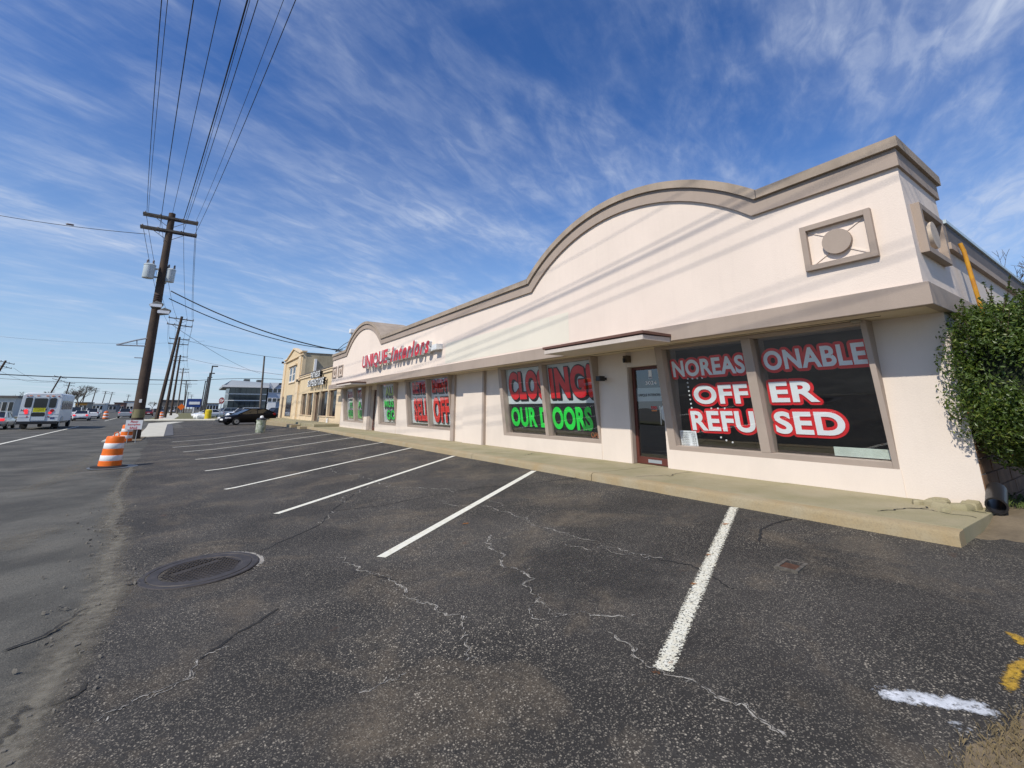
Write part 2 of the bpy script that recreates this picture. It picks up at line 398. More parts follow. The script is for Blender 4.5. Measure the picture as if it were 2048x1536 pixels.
def tag(o, label=None, cat=None, group=None, kind=None):
    if label: o['label'] = label
    if cat: o['category'] = cat
    if group: o['group'] = group
    if kind: o['kind'] = kind
    return o
def thing(name, label, cat, loc, rz=0, group=None):
    o = bpy.data.objects.new(name, None); COL.objects.link(o); o.empty_display_size = .2
    o.location = loc; o.rotation_euler = (0, 0, rz); ORG[o.name] = tuple(loc) if rz == 0 else (0,0,0)
    return tag(o, label, cat, group)
def copy_tree(o, parent=None):
    c = o.copy(); COL.objects.link(c); c.parent = parent
    for ch in o.children: copy_tree(ch, c)
    return c

def text_geo(body, bold=0., shear=0., spacing=1., ext=0.):
    cu = bpy.data.curves.new('txt', 'FONT'); cu.body = body; cu.size = 1; cu.offset = bold; cu.shear = shear; cu.space_character = spacing
    cu.extrude = ext; cu.resolution_u = 6
    ob = bpy.data.objects.new('txt', cu); COL.objects.link(ob)
    dg = bpy.context.evaluated_depsgraph_get(); dg.update()
    me = bpy.data.meshes.new_from_object(ob.evaluated_get(dg))
    v = [tuple(x.co) for x in me.vertices]; f = [tuple(p.vertices) for p in me.polygons]
    bpy.data.objects.remove(ob); bpy.data.curves.remove(cu); bpy.data.meshes.remove(me)
    xs = [a[0] for a in v]; ys = [a[1] for a in v]; x0, x1, y0, y1 = min(xs), max(xs), min(ys), max(ys)
    return [((a-x0)/(x1-x0), (b-y0)/(y1-y0), c) for a, b, c in v], f
def put_text(mb, body, fn, bold=.03, shear=0, spacing=1., ring=None, step=.0004):
    """fn(s, t, depth) -> point; s runs left to right, t bottom to top, both 0..1. ring=(ds, dt): heavy outline made of shifted copies"""
    v, f = text_geo(body, bold, shear, spacing)
    if ring is None: mb.add([fn(a, b, 0) for a, b, c in v], f)
    else:
        for k in range(14):
            t = 2*math.pi*k/14
            mb.add([fn(a + ring[0]*math.cos(t), b + ring[1]*math.sin(t), -k*step) for a, b, c in v], f)
    return mb
def ribbon(pts, w, zoff=.004, n=5, jit=0., cover=None, sub=.12, zf=zg, fade=True):
    """strip that hugs the ground along a path; coverage 1 in the middle, 0 at its edges"""
    P = []
    for (a, b), (c, d) in zip(pts, pts[1:]):
        k = max(1, int(math.hypot(c-a, d-b)/sub))
        P += [(lerp(a, c, i/k), lerp(b, d, i/k)) for i in range(k)]
    P.append(pts[-1])
    if jit:
        P = [(x + random.gauss(0, jit), y + random.gauss(0, jit)) for x, y in P]
    mb = MB(); rows = []; cov = []
    for i, (x, y) in enumerate(P):
        a = P[max(0, i-1)]; b = P[min(len(P)-1, i+1)]; dx, dy = b[0]-a[0], b[1]-a[1]; l = math.hypot(dx, dy) or 1
        nx, ny = -dy/l, dx/l; ww = w if not callable(w) else w(i/(len(P)-1))
        row = []
        for j in range(n):
            t = j/(n-1)*2-1; px, py = x + nx*t*ww/2, y + ny*t*ww/2
            row.append((px, py, zf(px, py) + zoff)); e = 1-abs(t) if fade else (1 if abs(t) < .99 else .72)
            if fade and n > 3: e = min(1, e*1.6)
            en = min(1, min(i, len(P)-1-i)/3 + .35) if fade else 1
            cov.append(e*en*(cover if cover else 1))
        rows.append(row)
    mb.grid(rows); mb.c = cov
    return mb

# ================================================================== THE GROUND
tag(MB().grid([[(x, y, -2.15) for x in (-4000, -60, 60, 4000)] for y in (-3000, -40, 400, 6000)]).build('ground', farground), kind='structure')
BORDER = [(-9, -.75), (-3, -.72), (2.4, -.66), (4.2, -.56), (4.9, -.47), (5.8, -.55), (6.6, -.49), (8, -.58), (10, -.83), (16, -1.35), (32, -1.85), (38, -2.4), (60, -3.6), (900, -60)]
def border(y): return interp(BORDER, y)
def road_x(y): return -.055*(y-30) if y > 30 else 0.
rows = []
for y in [-60, -30, -12, -6] + [i*1.0 for i in range(-4, 70)] + [75, 80, 90, 100, 120, 150, 200, 300, 450, 700, 1100]:
    rows.append([(x + road_x(y), y, zg(max(x, -30), y) - (.03 if x > border(y) else .004)) for x in (-32, -24, -18, -12, -9, -7, -5, -4, -3, -2.2, -1.6, -1, -.4, .6)])
road = tag(MB().grid(rows).build('road', road_m), kind='structure')
rows = []
ys = [-9, -7, -5] + [i*.5 for i in range(-8, 80)] + [40 + i*2 for i in range(24)]
for y in ys:
    b = border(y) + .05*math.sin(y*3.1) + .04*math.sin(y*7.7)
    row = []
    for i in range(34):
        x = b + (16-b)*(i/33)**1.15
        row.append((x, y, zg(x, y) - (.012 if i == 0 else 0)))
    rows.append(row)
lot = tag(MB().grid(rows).build('parking_lot', asph, smooth=60), kind='structure')

# painted bay lines, taken end to end from the photograph's ground positions
STR = [((1325, 1341), (1468, 1015), .135), ((762, 1115), (1068, 942), .125), ((552, 1028), (908, 912), .12), ((450, 979), (822, 896), .115), ((410, 942), (765, 885), .11), ((391, 919), (706, 875), .11), ((366, 904), (672, 867), .11), ((345, 895), (640, 862), .11), ((344, 884), (523, 866), .11)]
for i, (a, b, w) in enumerate(STR):
    A = onG(*a); B = onG(*b)
    o = ribbon([(A.x, A.y), (B.x, B.y)], w, .005, 5, 0, fade=False, sub=.2).build('bay_line', white_worn if i == 0 else white_line, lot)
# road lines
for a, b in (((-7.6, 30), (-9.2, 62)), ((-10.2, 86), (-12.9, 134)), ((-14.5, 165), (-17, 215))):
    ribbon([a, b], .16, .006, 3, 0, fade=False, sub=2., zf=lambda x, y: zg(x, y)).build('lane_line', white_line, road)
for k in range(12):
    y = 62 + k*13; x = -13.2 + road_x(y)
    ribbon([(x, y), (x-.2, y+3.4)], .14, .006, 3, 0, fade=False, sub=1.5).build('lane_dash', white_line, road)

# cracks and seams of the lot: (pale filled) and (open dark)
def gp(l): return [(p.x, p.y) for p in (onG(*q) for q in l)]
def rough_path(pts, rnd, it=3, k=.16):
    for _ in range(it):
        q = [pts[0]]
        for (x0, y0), (x1, y1) in zip(pts, pts[1:]):
            l = math.hypot(x1-x0, y1-y0); o = rnd.gauss(0, k)*l
            q += [((x0+x1)/2 - (y1-y0)/(l or 1)*o, (y0+y1)/2 + (x1-x0)/(l or 1)*o), (x1, y1)]
        pts = q
    return pts
rc = random.Random(11)
def crack(pts, w):
    P = rough_path(pts, rc); wob = [rc.uniform(.35, 1.25) for _ in range(40)]
    ribbon(P, lambda t: w*.8*wob[int(t*39)], .004, 5, .003, sub=.03).build('filled_crack', crack_w, lot)
    ribbon(P, w*.22, .006, 3, .002, sub=.03, cover=.9).build('open_crack', crack_d, lot)
    n = max(1, int(len(P)/14))
    for _ in range(n):
        i = rc.randrange(1, len(P)-1); x, y = P[i]; t = rc.uniform(0, 6.28); l = rc.uniform(.05, .16)
        ribbon(rough_path([(x, y), (x+l*math.cos(t), y+l*math.sin(t))], rc, 2), w*.4, .005, 3, .002, sub=.03).build('filled_crack', crack_w, lot)
PALE = [([(682,932),(700,948),(728,957),(742,960),(770,968),(795,974),(812,975),(850,977),(910,985)], .05),
        ([(880,1002),(900,1010),(918,1014)], .05), ([(950,1010),(985,1015),(1030,1032),(1055,1038),(1065,1047),(1105,1058),(1150,1075),(1200,1085)], .045),
        ([(1130,1087),(1165,1094),(1185,1103)], .035), ([(985,1068),(975,1083),(985,1100),(1000,1120),(1025,1135),(1048,1147),(1045,1170),(1075,1190),(1095,1215)], .05),
        ([(672,1116),(700,1130),(725,1142),(745,1150)], .045), ([(782,1153),(800,1170),(808,1188),(835,1205),(870,1218),(900,1232),(925,1250),(932,1275)], .055),
        ([(732,972),(720,985),(690,1003),(672,1012)], .05), ([(665,1022),(650,1040),(642,1048)], .035),
        ([(700,925),(660,905),(630,897)], .03), ([(205,1430),(260,1410),(310,1385),(390,1325),(440,1300),(462,1292)], .04),
        ([(1140,1230),(1200,1232),(1260,1240)], .04), ([(1205,1250),(1260,1290),(1290,1330)], .035), ([(1400,1370),(1450,1400),(1520,1440),(1570,1480)], .06),
        ([(1200,1090),(1260,1105),(1330,1120)], .03), ([(700,1395),(760,1370),(800,1360)], .03)]
PALE += [([(742,1150),(782,1153)], .03), ([(932,1275),(938,1300),(930,1325)], .04), ([(1095,1215),(1110,1235),(1140,1230)], .03), ([(918,1014),(950,1010)], .03), ([(1075,1190),(1060,1225),(1085,1240)], .03), ([(1200,1085),(1290,1110),(1310,1118)], .03),
         ([(1290,1330),(1330,1350),(1400,1370)], .03), ([(205,1430),(170,1455)], .04), ([(300,1400),(360,1365),(420,1330)], .025), ([(820,1345),(790,1360)], .03), ([(985,1015),(990,1005),(978,998)], .02), ([(1065,1047),(1060,1055)], .02)]
for p, w in PALE:
    crack(gp(p), w)
DARK = [([(745,1150),(790,1160)], .02), ([(330,1160),(290,1165),(240,1170)], .03), ([(642,1048),(668,1018),(735,970)], .02), ([(470,1270),(430,1300),(390,1325)], .03), ([(1310,1118),(1380,1130),(1470,1180)], .02), ([(520,1103),(560,1085),(600,1068),(642,1048)], .03), ([(665,1022),(760,1012),(860,992),(905,985)], .025), ([(905,985),(960,975),(1060,968),(1160,955)], .025),
        ([(1518,1085),(1522,1060),(1545,1048),(1585,1037)], .03), ([(560,1215),(510,1248),(470,1270)], .03), ([(-10,1450),(60,1425),(150,1390),(178,1362)], .025),
        ([(640,926),(700,925),(760,926)], .05), ([(0,1305),(90,1270),(200,1200)], .03)]
for p, w in DARK: ribbon(gp(p), w*1.4, .003, 5, .008, sub=.05).build('open_crack', crack_d, lot)
# sand blown against the edge of the overlay
B2 = [(border(y) + .06*math.sin(y*2.3), y) for y in [3.3, 3.6, 4.2, 4.6, 5, 5.5, 6, 6.5, 7, 7.6, 8.2, 9, 10, 11.5, 13, 15, 17, 20]]
ribbon(B2, lambda t: .6*(1-.3*t), .004, 9, .02, sub=.12).build('sand', sand_f, lot)
ribbon(B2, lambda t: .32*(1-.3*t)*(.45+.9*abs(math.sin(t*23+1)*math.sin(t*9))), .006, 9, .018, sub=.05).build('sand', sand_m, lot)
ribbon([(p.x, p.y) for p in (onG(*q) for q in ((-20,1110),(60,1070),(140,1050)))], .9, .006, 9, .02, sub=.1, cover=.9).build('sand', sand_f, road)
ribbon([(p.x, p.y) for p in (onG(*q) for q in ((40,985),(110,960),(170,925),(200,905)))], .8, .006, 9, .02, sub=.15, cover=.9).build('sand', sand_f, road)
ribbon([(p.x, p.y) for p in (onG(*q) for q in ((245,1165),(300,1145)))], .5, .0075, 9, .02, sub=.1).build('sand', sand_m, lot)
ribbon([(p.x, p.y) for p in (onG(*q) for q in ((165,955),(310,940)))], 2.6, .003, 9, .0, sub=.3, cover=1).build('seal_patch', seal_m, lot)
ribbon([(p.x, p.y) for p in (onG(*q) for q in ((1010,1120),(1380,1160)))], 1.9, .002, 9, .02, sub=.2, cover=.9).build('seal_patch', seal_m, lot)
# sprayed survey marks by the lot's edge
ribbon(gp([(1748,1374),(1790,1395),(1840,1398),(1900,1410),(2000,1425)]), .20, .006, 7, .004, sub=.03, cover=1).build('spray_mark', spray_w, lot)
ribbon(gp([(1890,1440),(1950,1470)]), .14, .006, 7, .003, sub=.03, cover=.9).build('spray_mark', spray_w, lot)
ribbon(gp([(2015,1385),(2030,1340),(2060,1320)]), .11, .006, 7, .003, sub=.03, cover=1).build('spray_mark', spray_y, lot)
ribbon(gp([(2018,1262),(2060,1300)]), .11, .006, 7, .003, sub=.03, cover=1).build('spray_mark', spray_y, lot)
for u, v in ((1388,1170),(1416,1112),(1342,1328),(1450,1050),(1310,1348),(930,1049)): ribbon(gp([(u-6, v),(u+8, v-2)]), .07, .008, 5, .004, sub=.03).build('rust_stain', rust_m, lot)

# manhole with waffle lid
mc = onG(403, 1139); mr_ = .565
mh = thing('manhole_cover', 'round cast iron manhole cover with waffle lid set in the asphalt', 'manhole', (mc.x, mc.y, zg(mc.x, mc.y)))
slope = Matrix.Rotation(math.atan(.02), 4, 'Y')
o = MB().lathe([(mr_, -.05), (mr_, .006), (mr_-.01, .012), (mr_-.06, .012), (mr_-.065, .006), (mr_-.075, .006), (mr_-.08, .013), (mr_-.17, .013), (mr_-.18, .004), (.01, .004)], seg=56).build('ring', iron, mh, smooth=30, local=True); o.rotation_euler = (0, -math.atan(.035), 0)
w = MB()
for i in range(-8, 9):
    for j in range(-8, 9):
        x, y = i*.047, j*.047
        if math.hypot(x, y) < mr_-.2 and not (abs(y - .1) < .05 and abs(x) < .25): w.box(x-.015, x+.015, y-.015, y+.015, .002, .012)
w.box(-.24, .24, .065, .135, .002, .010)
w.f = w.f
o = w.build('waffle_lid', iron_d, mh, local=True); o.rotation_euler = (0, -math.atan(.035), R(28))
rim = [(mc.x + (mr_+.02)*math.cos(t), mc.y + (mr_+.02)*math.sin(t)) for t in [R(a) for a in range(-35, 75, 8)]]
ribbon(rim, .09, .005, 5, .006, sub=.05).build('crumbled_edge', crack_w, mh)
# small rusty valve box sunk in the lot
vb = onG(1583, 1132)
vt = thing('valve_box', 'small rusty sunken valve box between the first two bay lines', 'valve box', (vb.x, vb.y, zg(vb.x, vb.y)), R(8))
MB().box(-.13,.13,-.07,.07,-.02,.004).build('lid', rustm, vt, local=True)
fr = MB()
for a in ((-.16,-.13,-.1,.1),(.13,.16,-.1,.1),(-.13,.13,-.1,-.07),(-.13,.13,.07,.1)): fr.box(*a, -.03, .012)
fr.build('frame', mat('crumbled_cement', (.13,.115,.095), .95, var=.3, vs=20), vt, local=True)
# steel plate / base the near drum stands on is built with the drum

pb = MB(); rp = random.Random(21)
for _ in range(300):
    y = rp.uniform(2.4, 12); x = border(y) + rp.gauss(.0, .2) - .06; r = .004 + .010*rp.random()**2.5
    pb.obox((x, y, zg(x, y)+r*.6), Vector((rp.uniform(.5,1),rp.uniform(-.5,.5),0))*r, Vector((rp.uniform(-.4,.4),rp.uniform(.5,1),.2))*r, Vector((.1,.2,.7))*r)
ribbon([(border(y)-.10+.05*math.sin(y*5), y) for y in [2.2+.2*i for i in range(12)]], lambda t: .09*(.3+abs(math.sin(t*31))), .0075, 7, .02, sub=.05, cover=.9).build('broken_lip', crack_lip, lot)
tag(pb.build('gravel', mat('gravel', (.17,.155,.13), .95, var=.25, vs=30)), 'loose gravel strewn along the sandy edge of the lot', 'gravel', kind='stuff')
# ================================================================== SIDEWALK IN FRONT OF THE SHOP
walk = thing('sidewalk', None, None, (7.4, 17, -1.36)); walk['kind'] = 'structure'
WZ = -1.22; XW = 8.386; KX = 6.53
def kerbprof(y): return [(KX, y, -1.75), (KX, y, WZ-.055), (KX+.015, y, WZ-.022), (KX+.05, y, WZ-.004), (KX+.20, y, WZ), (KX+.20, y, -1.75)]
for a, b in ((1.52, 6.75), (6.77, 11.45), (11.47, 16.3), (16.32, 21.3), (21.32, 26.2), (26.22, 31.2), (31.22, 34.4)):
    MB().prism(kerbprof(a), (0, b-a, 0)).build('kerb_stone', conc_k, walk, smooth=30)
y = 1.52
cuts = [1.52, 4.05, 6.75, 9.1, 11.45, 13.9, 16.3, 18.8, 21.3, 23.7, 26.2, 28.7, 31.2, 33.2]
for a, b in zip(cuts, cuts[1:]):
    dz = random.uniform(-.004, .004)
    MB().box(KX+.206, XW+.3, a+.008, b-.008, -1.7, WZ+dz).build('concrete_slab', conc, walk, bevel=.006)
# broken corner: lumps of spalled concrete
def lump(c, r, seed, m, name, label, flat=.55):
    rnd = random.Random(seed); n = 9; pts = []
    for k in range(n):
        t = 2*math.pi*k/n + rnd.uniform(-.25, .25); q = rnd.uniform(.72, 1.15); pts.append((r[0]*math.cos(t)*q, r[1]*math.sin(t)*q))
    mb = MB(); lay = [(1.0, -1.0), (1.04, -.2), (.97, .55), (.80, 1.0)] if flat < .8 else [(.6, -1), (1, -.5), (1.02, .2), (.8, .75), (.35, 1.0)]
    rows = []
    for q, z in lay: rows.append([(x*q*rnd.uniform(.96, 1.04), y*q*rnd.uniform(.96, 1.04), r[2]*z + rnd.uniform(-.12, .12)*r[2]) for x, y in pts])
    for row in rows: row.append(row[0])
    mb.grid(rows); n0 = len(mb.v); mb.f.append(tuple(n0-(n+1)+k for k in range(n)))
    a = rnd.uniform(0, 3); mb.v = [(x*math.cos(a)-y*math.sin(a), x*math.sin(a)+y*math.cos(a), z) for x, y, z in mb.v]
    o = mb.build(name, m, None, smooth=30 if flat < .8 else 70); o.location = c
    return tag(o, label, 'concrete lump', 'spalled concrete at the sidewalk corner')
for pts_, w_ in (([(7.0, 2.35), (7.5, 2.2), (7.9, 2.05)], .03), ([(7.9, 2.05), (8.05, 1.8), (7.95, 1.55)], .035), ([(7.55, 2.2), (7.6, 1.9), (7.5, 1.55)], .02), ([(6.8, 5.9), (7.4, 5.6), (8.3, 5.7)], .02), ([(6.8, 10.4), (7.6, 10.2), (8.3, 10.5)], .02)):
    ribbon(rough_path(pts_, rc), w_, .006, 5, .004, sub=.04, zf=lambda x, y: WZ, cover=1).build('open_crack', crack_d, walk)
LP = [((8.12, 2.02, -1.20), (.19, .12, .06), 'largest flake of broken concrete at the sidewalk corner by the wall'),
      ((7.86, 1.93, -1.20), (.10, .08, .055), 'broken concrete flake nearest the kerb at the sidewalk corner'),
      ((8.0, 1.78, -1.20), (.13, .09, .05), 'middle piece of crumbled concrete at the sidewalk corner'),
      ((8.22, 1.72, -1.195), (.17, .10, .055), 'crumbled concrete piece beside the black drain pipe'),
      ((7.62, 1.86, -1.205), (.06, .05, .04), 'smallest chip of broken concrete on the sidewalk corner'), ((7.98, 2.2, -1.205), (.09, .06, .04), 'flat concrete chip lying farthest from the pipe at the corner')]
for i, (c, r, l) in enumerate(LP): lump(c, r, i, conc, 'concrete_lump', l)
# earth bed at the end of the building
rows = []
for y in [i*.25 for i in range(-16, 8)]:
    row = []
    for x in [6.9 + i*.3 for i in range(24)]:
        e = sm(7.0, 8.3, x - .25*math.sin(y*2)) * sm(1.95, 1.2, y) if y > .6 else sm(7.0, 8.3, x - .25*math.sin(y*2))
        row.append((x, y, -1.375 + .2*e + .02*math.sin(x*7+y*5)))
    rows.append(row)
bed = tag(MB().grid(rows).build('planting_bed', dirt, smooth=60), kind='structure')

def blades(name, m, n, area, hmin, hmax, label, cat, zf):
    mb = MB()
    for _ in range(n):
        x, y = area(); z = zf(x, y); t = random.uniform(0, 6.28); l = random.uniform(hmin, hmax); w = .0013
        dx, dy = math.cos(t), math.sin(t); lean = random.uniform(.2, 1.1)*l
        mb.add([(x-dy*w, y+dx*w, z-.005), (x+dy*w, y-dx*w, z-.005), (x+dx*lean*.45, y+dy*lean*.45, z+l*.65), (x+dx*lean, y+dy*lean, z+l*.8)], [(0,1,2),(1,3,2)])
    return tag(mb.build(name, m), label, cat, kind='stuff')
gc = onG(2040, 1500)
def tri():
    while True:
        x = random.uniform(2.7, 5.2); y = random.uniform(-.5, 1.15)
        if y < .86 - (x-3.5)*.22 + random.uniform(-.12, .04) and x > 3.0 + random.uniform(0, .25): return x, y
blades('dry_grass', straw, 18000, tri, .008, .04, 'dry straw-coloured grass at the near edge of the lot', 'grass', lambda x, y: zg(x, y)+.01)
rowsg = []
edge = [(3.08+i*.2, .83 - max(-.2, (3.08+i*.2-3.5))*.22 + .03*math.sin(i*1.9)) for i in range(16)]
tag(MB().grid([[(x, yy, zg(x, yy)+.004 + .02*(1-k/5)) for k in range(6) for yy in [lerp(e-2.2, e, (k/5)**.5)]] for x, e in edge]).build('verge', dirt, smooth=60), kind='structure')
blades('weed_patch', grassg, 700, lambda: (random.uniform(8.45, 9.6), random.uniform(1.05, 1.75)), .02, .09, 'patch of green weeds beside the black drain pipe', 'weeds', lambda x, y: -1.20)

# ================================================================== THE SHOP
shop = thing('shop_building', 'long cream stucco shop with two arched parapets and taupe trim', 'building', (10, 17, -1.36))
Y0, Y1 = 1.61, 33.2
# lower wall in bays between window and door openings
SOF = 1.30
WIN = [(2.434, 6.30), (8.276, 12.645), (16.30, 20.92), (22.42, 25.04), (27.85, 32.33)]
DOORS = [(6.40, 7.34, .955), (25.70, 26.62, 1.05)]
opens = sorted([(a, b) for a, b in WIN] + [(a-.03 if a < 10 else a, b) for a, b, _ in DOORS])
yy = Y0
for a, b in opens + [(Y1, Y1)]:
    if a - yy > .03: MB().box(XW, XW+.24, yy, a, -1.4, SOF+.02).build('wall_panel', stucco, shop)
    yy = b
for a, b in WIN: MB().box(XW-.012, XW+.24, a-.012, b+.012, -1.4, -.845).build('sill_wall', stucco, shop)
for a, b, t in DOORS: MB().box(XW+.01, XW+.24, a-.03 if a < 10 else a, b, t, SOF+.02).build('door_head', stucco, shop)
MB().box(XW-.10, XW-.003, 13.9, 15.28, -1.3, SOF+.01).build('blind_bay', stucco, shop)
MB().box(XW-.10, XW-.003, 13.78, 13.897, -1.3, SOF+.01).build('pilaster', taupe_frame, shop)
MB().box(XW-.09, XW-.003, 16.05, 16.30, -1.3, SOF+.01).build('pilaster', taupe_frame, shop)
# dark room behind the glass
rm = MB()
rm.box(XW+.25, 15, Y0+.25, Y1-.2, -1.26, -1.22); rm.box(14.9, 15, Y0+.25, Y1-.2, -1.22, 1.6); rm.box(XW+.25, 15, Y0+.25, Y1-.2, 1.35, 1.5)
for y in (Y0+.26, 7.9, 14.5, 21.6, Y1-.25): rm.box(XW+.25, 14.9, y, y+.08, -1.22, 1.35)
rm.build('interior', dark_in, shop)
# end wall towards the bush, with brown blocks at its foot
BZ = -.45
MB().box(XW+.005, 30, Y0+.008, Y0+.24, BZ, 2.9).build('end_wall', stucco, shop)
MB().box(XW+.02, 30, Y0+.02, Y0+.24, -1.5, BZ).build('mortar_bed', mortar, shop)
bm = {}
for r in range(5):
    for k in range(7):
        x0 = XW + .012 + k*.405 - (.2 if r % 2 else 0); x1 = x0+.393
        if x1 < XW+.05: continue
        x0 = max(x0, XW+.012); z0 = -1.40 + r*.193
        MB().box(x0, x1, Y0-.006 + random.uniform(-.006, .006), Y0+.1, z0, z0+.181).build('block', blockm, shop, bevel=.008)
# upper wall with the two arches: outline at a given offset from the cap line
ZC, RAD, DEP = 3.548, 5.18, 3.975
ARC = [(6.833, 3.31), (26.53, 3.41)]
def outline(off, y0, y1, n=26):
    """points (y, z) of the parapet line moved by off along its normal"""
    pts = [(y0, ZC+off)]
    for cy, half in ARC:
        dep = DEP; rad = math.hypot(half, dep) + off; zc = ZC - dep
        hh = math.sqrt(max(0, rad*rad - (dep+off)**2)); a0 = math.atan2(dep+off, hh)
        for i in range(n+1):
            t = math.pi - a0 - (math.pi - 2*a0)*i/n          # from the low-y side to the high-y side
            pts.append((cy + rad*math.cos(t), zc + rad*math.sin(t)))
    pts.append((y1, ZC+off)); return pts
def slab(lo, hi, x0, x1, y0, y1, name, m):
    a = outline(lo, y0, y1) if lo is not None else None
    b = outline(hi, y0, y1)
    if a is None: a = [(y, SOF+.2) for y, z in b]
    mb = MB(); n = len(a)
    V = [(x0, y, z) for y, z in a] + [(x0, y, z) for y, z in b] + [(x1, y, z) for y, z in a] + [(x1, y, z) for y, z in b]
    F = []
    for i in range(n-1):
        F += [(i, i+1, n+i+1, n+i), (2*n+i+1, 2*n+i, 3*n+i, 3*n+i+1), (n+i, n+i+1, 3*n+i+1, 3*n+i), (i+1, i, 2*n+i, 2*n+i+1)]
    F += [(0, n, 3*n, 2*n), (n-1, 3*n-1, 4*n-1, 2*n-1)]
    mb.add(V, F); return mb.build(name, m, shop, smooth=25)
slab(None, -.25, 7.64, 9.40, 1.595, 33.42, 'parapet_wall', stucco_u)
slab(-.262, -.004, 7.585, 9.50, 1.562, 33.45, 'cornice_step', taupe)
slab(0., .155, 7.53, 9.58, 1.517, 33.48, 'parapet_cap', taupe_cap)
for y_ in (3.475, 10.19, 14.6, 19.2, 23.08, 29.99): MB().box(7.527, 7.531, y_-.007, y_+.007, ZC+.004, ZC+.15).build('cap_seam', roofedge, shop)
# barrel roof running back behind the far arch
cy, half = ARC[1]; bar = []
for i in range(21):
    rad = math.hypot(half, DEP)+.10; a0 = math.atan2(DEP, half*.98); t = math.pi-a0-(math.pi-2*a0)*i/20
    bar.append((9.57, cy+rad*math.cos(t), ZC-DEP+rad*math.sin(t)))
MB().prism(bar, (5.4, 0, 0)).build('barrel_roof', mat('roof_membrane', (.50,.43,.37), .9, var=.08, vs=.6), shop, smooth=25)
MB().box(9.3, 30, 1.70, 33.3, 2.86, 2.95).build('flat_roof', roofedge, shop)
# fascia band with its return round the corner, soffit
MB().box(7.575, 7.70, 1.528, 33.9, SOF, 1.602).build('fascia_band', taupe, shop, bevel=.008)
MB().box(7.701, 10.1, 1.528, 1.64, SOF, 1.600).build('fascia_return', taupe, shop, bevel=.008)
MB().box(7.70, XW+.245, 1.64, 33.3, SOF+.003, SOF+.05).build('soffit', soffit_m, shop)
MB().box(7.99, 8.0, 2.2, 33.2, SOF-.004, SOF+.01).build('soffit_joint', mat('joint_dark', (.06,.045,.03), .9), shop)  # thin dark joint strip along the soffit
MB().lathe([(.075, 0), (.07, -.03), (.045, -.045)], (8.10, 2.54, SOF+.004), 16).build('soffit_light', mat('lamp_bowl', (.30,.27,.22), .4), shop, smooth=40)
# roof edge along the end wall
MB().box(9.45, 30, 1.565, 1.617, 2.55, 2.86).build('eave_board', roofedge, shop)
MB().box(9.45, 30, 1.545, 1.617, 2.44, 2.548).build('eave_moulding', taupe, shop)
MB().box(9.42, 30, 1.535, 1.70, 2.862, 2.92).build('metal_edge', metal_c, shop)
# medallions
def medallion(y0, y1, z0, z1, x, dep, dr, name='medallion'):
    fw = .075*(z1-z0)/.73*1.1; mb = MB()
    mb.box(x-dep, x+.002, y0, y0+fw, z0, z1); mb.box(x-dep, x+.002, y1-fw, y1, z0, z1)
    mb.box(x-dep, x+.002, y0+fw, y1-fw, z0, z0+fw); mb.box(x-dep, x+.002, y0+fw, y1-fw, z1-fw, z1)
    f = mb.build(name, taupe, shop, bevel=.004)
    cy, cz = (y0+y1)/2, (z0+z1)/2
    MB().lathe([(dr, .002), (dr, -dep*.9)], (x, cy, cz), 32, 'x').build('disc', taupe, f, smooth=40)
    for sy in (-1, 1):
        for sz in (-1, 1):
            a = Vector((x-.006, cy+sy*dr*.72, cz+sz*dr*.72)); b = Vector((x-.006, (y1 if sy > 0 else y0)-sy*fw, (z1 if sz > 0 else z0)-sz*fw))
            d = (b-a); l = d.length/2; d.normalize(); s = Vector((1,0,0)).cross(d)
            MB().obox((a+b)/2, (.007,0,0), s*.011, d*l).build('spoke', stucco_u, f)
    return f
medallion(1.975, 2.905, 2.075, 2.80, 7.64, .075, .19)
medallion(32.15, 33.2, 2.03, 2.79, 7.64, .06, .17); medallion(30.55, 31.65, 2.03, 2.79, 7.64, .06, .17)
# the same on the end wall
em = MB(); x0, x1, z0, z1, f_ = 7.86, 8.98, 2.06, 2.78, .085
for a in ((x0,x0+f_,z0,z1),(x1-f_,x1,z0,z1),(x0+f_,x1-f_,z0,z0+f_),(x0+f_,x1-f_,z1-f_,z1)): em.box(a[0],a[1],1.50,1.597,a[2],a[3])
em = em.build('medallion', taupe, shop, bevel=.004)
MB().lathe([(.2, .0), (.2, -.085)], (8.42, 1.597, 2.42), 32, 'y').build('disc', mat('disc_cream', (.55,.46,.37), .9, var=.06, bump=.3), em, smooth=40)
# rust-yellow conduit down the end wall, with its bracket
MB().tube([(9.78, 1.50, 2.58), (9.80, 1.48, 2.45), (9.86, 1.47, 1.9), (9.95, 1.46, 1.2), (9.97, 1.46, .4)], .030, 10).build('rusty_downpipe', rustpipe, shop, smooth=40)
# faint repainted rectangle where an older sign hung
MB().box(7.6365, 7.6395, 8.52, 15.6, 1.66, 2.43).build('repainted_patch', patchm, shop)
# entrance canopies
def canopy(y0, y1):
    c = MB().prism([(6.743, y0, 1.262), (6.743, y0, 1.352), (7.572, y0, 1.372), (7.572, y0, 1.272)], (0, y1-y0, 0)).build('canopy', canopy_m, shop, bevel=.006)
    MB().box(6.715, 7.572, y0-.03, y1+.03, 1.375, 1.43).build('canopy_cap', brown, c, bevel=.005)
    MB().box(6.76, 7.56, y0+.02, y1-.02, 1.352, 1.374).build('canopy_core', brown, c)
    return c
canopy(5.471, 8.428); canopy(25.16, 28.17)

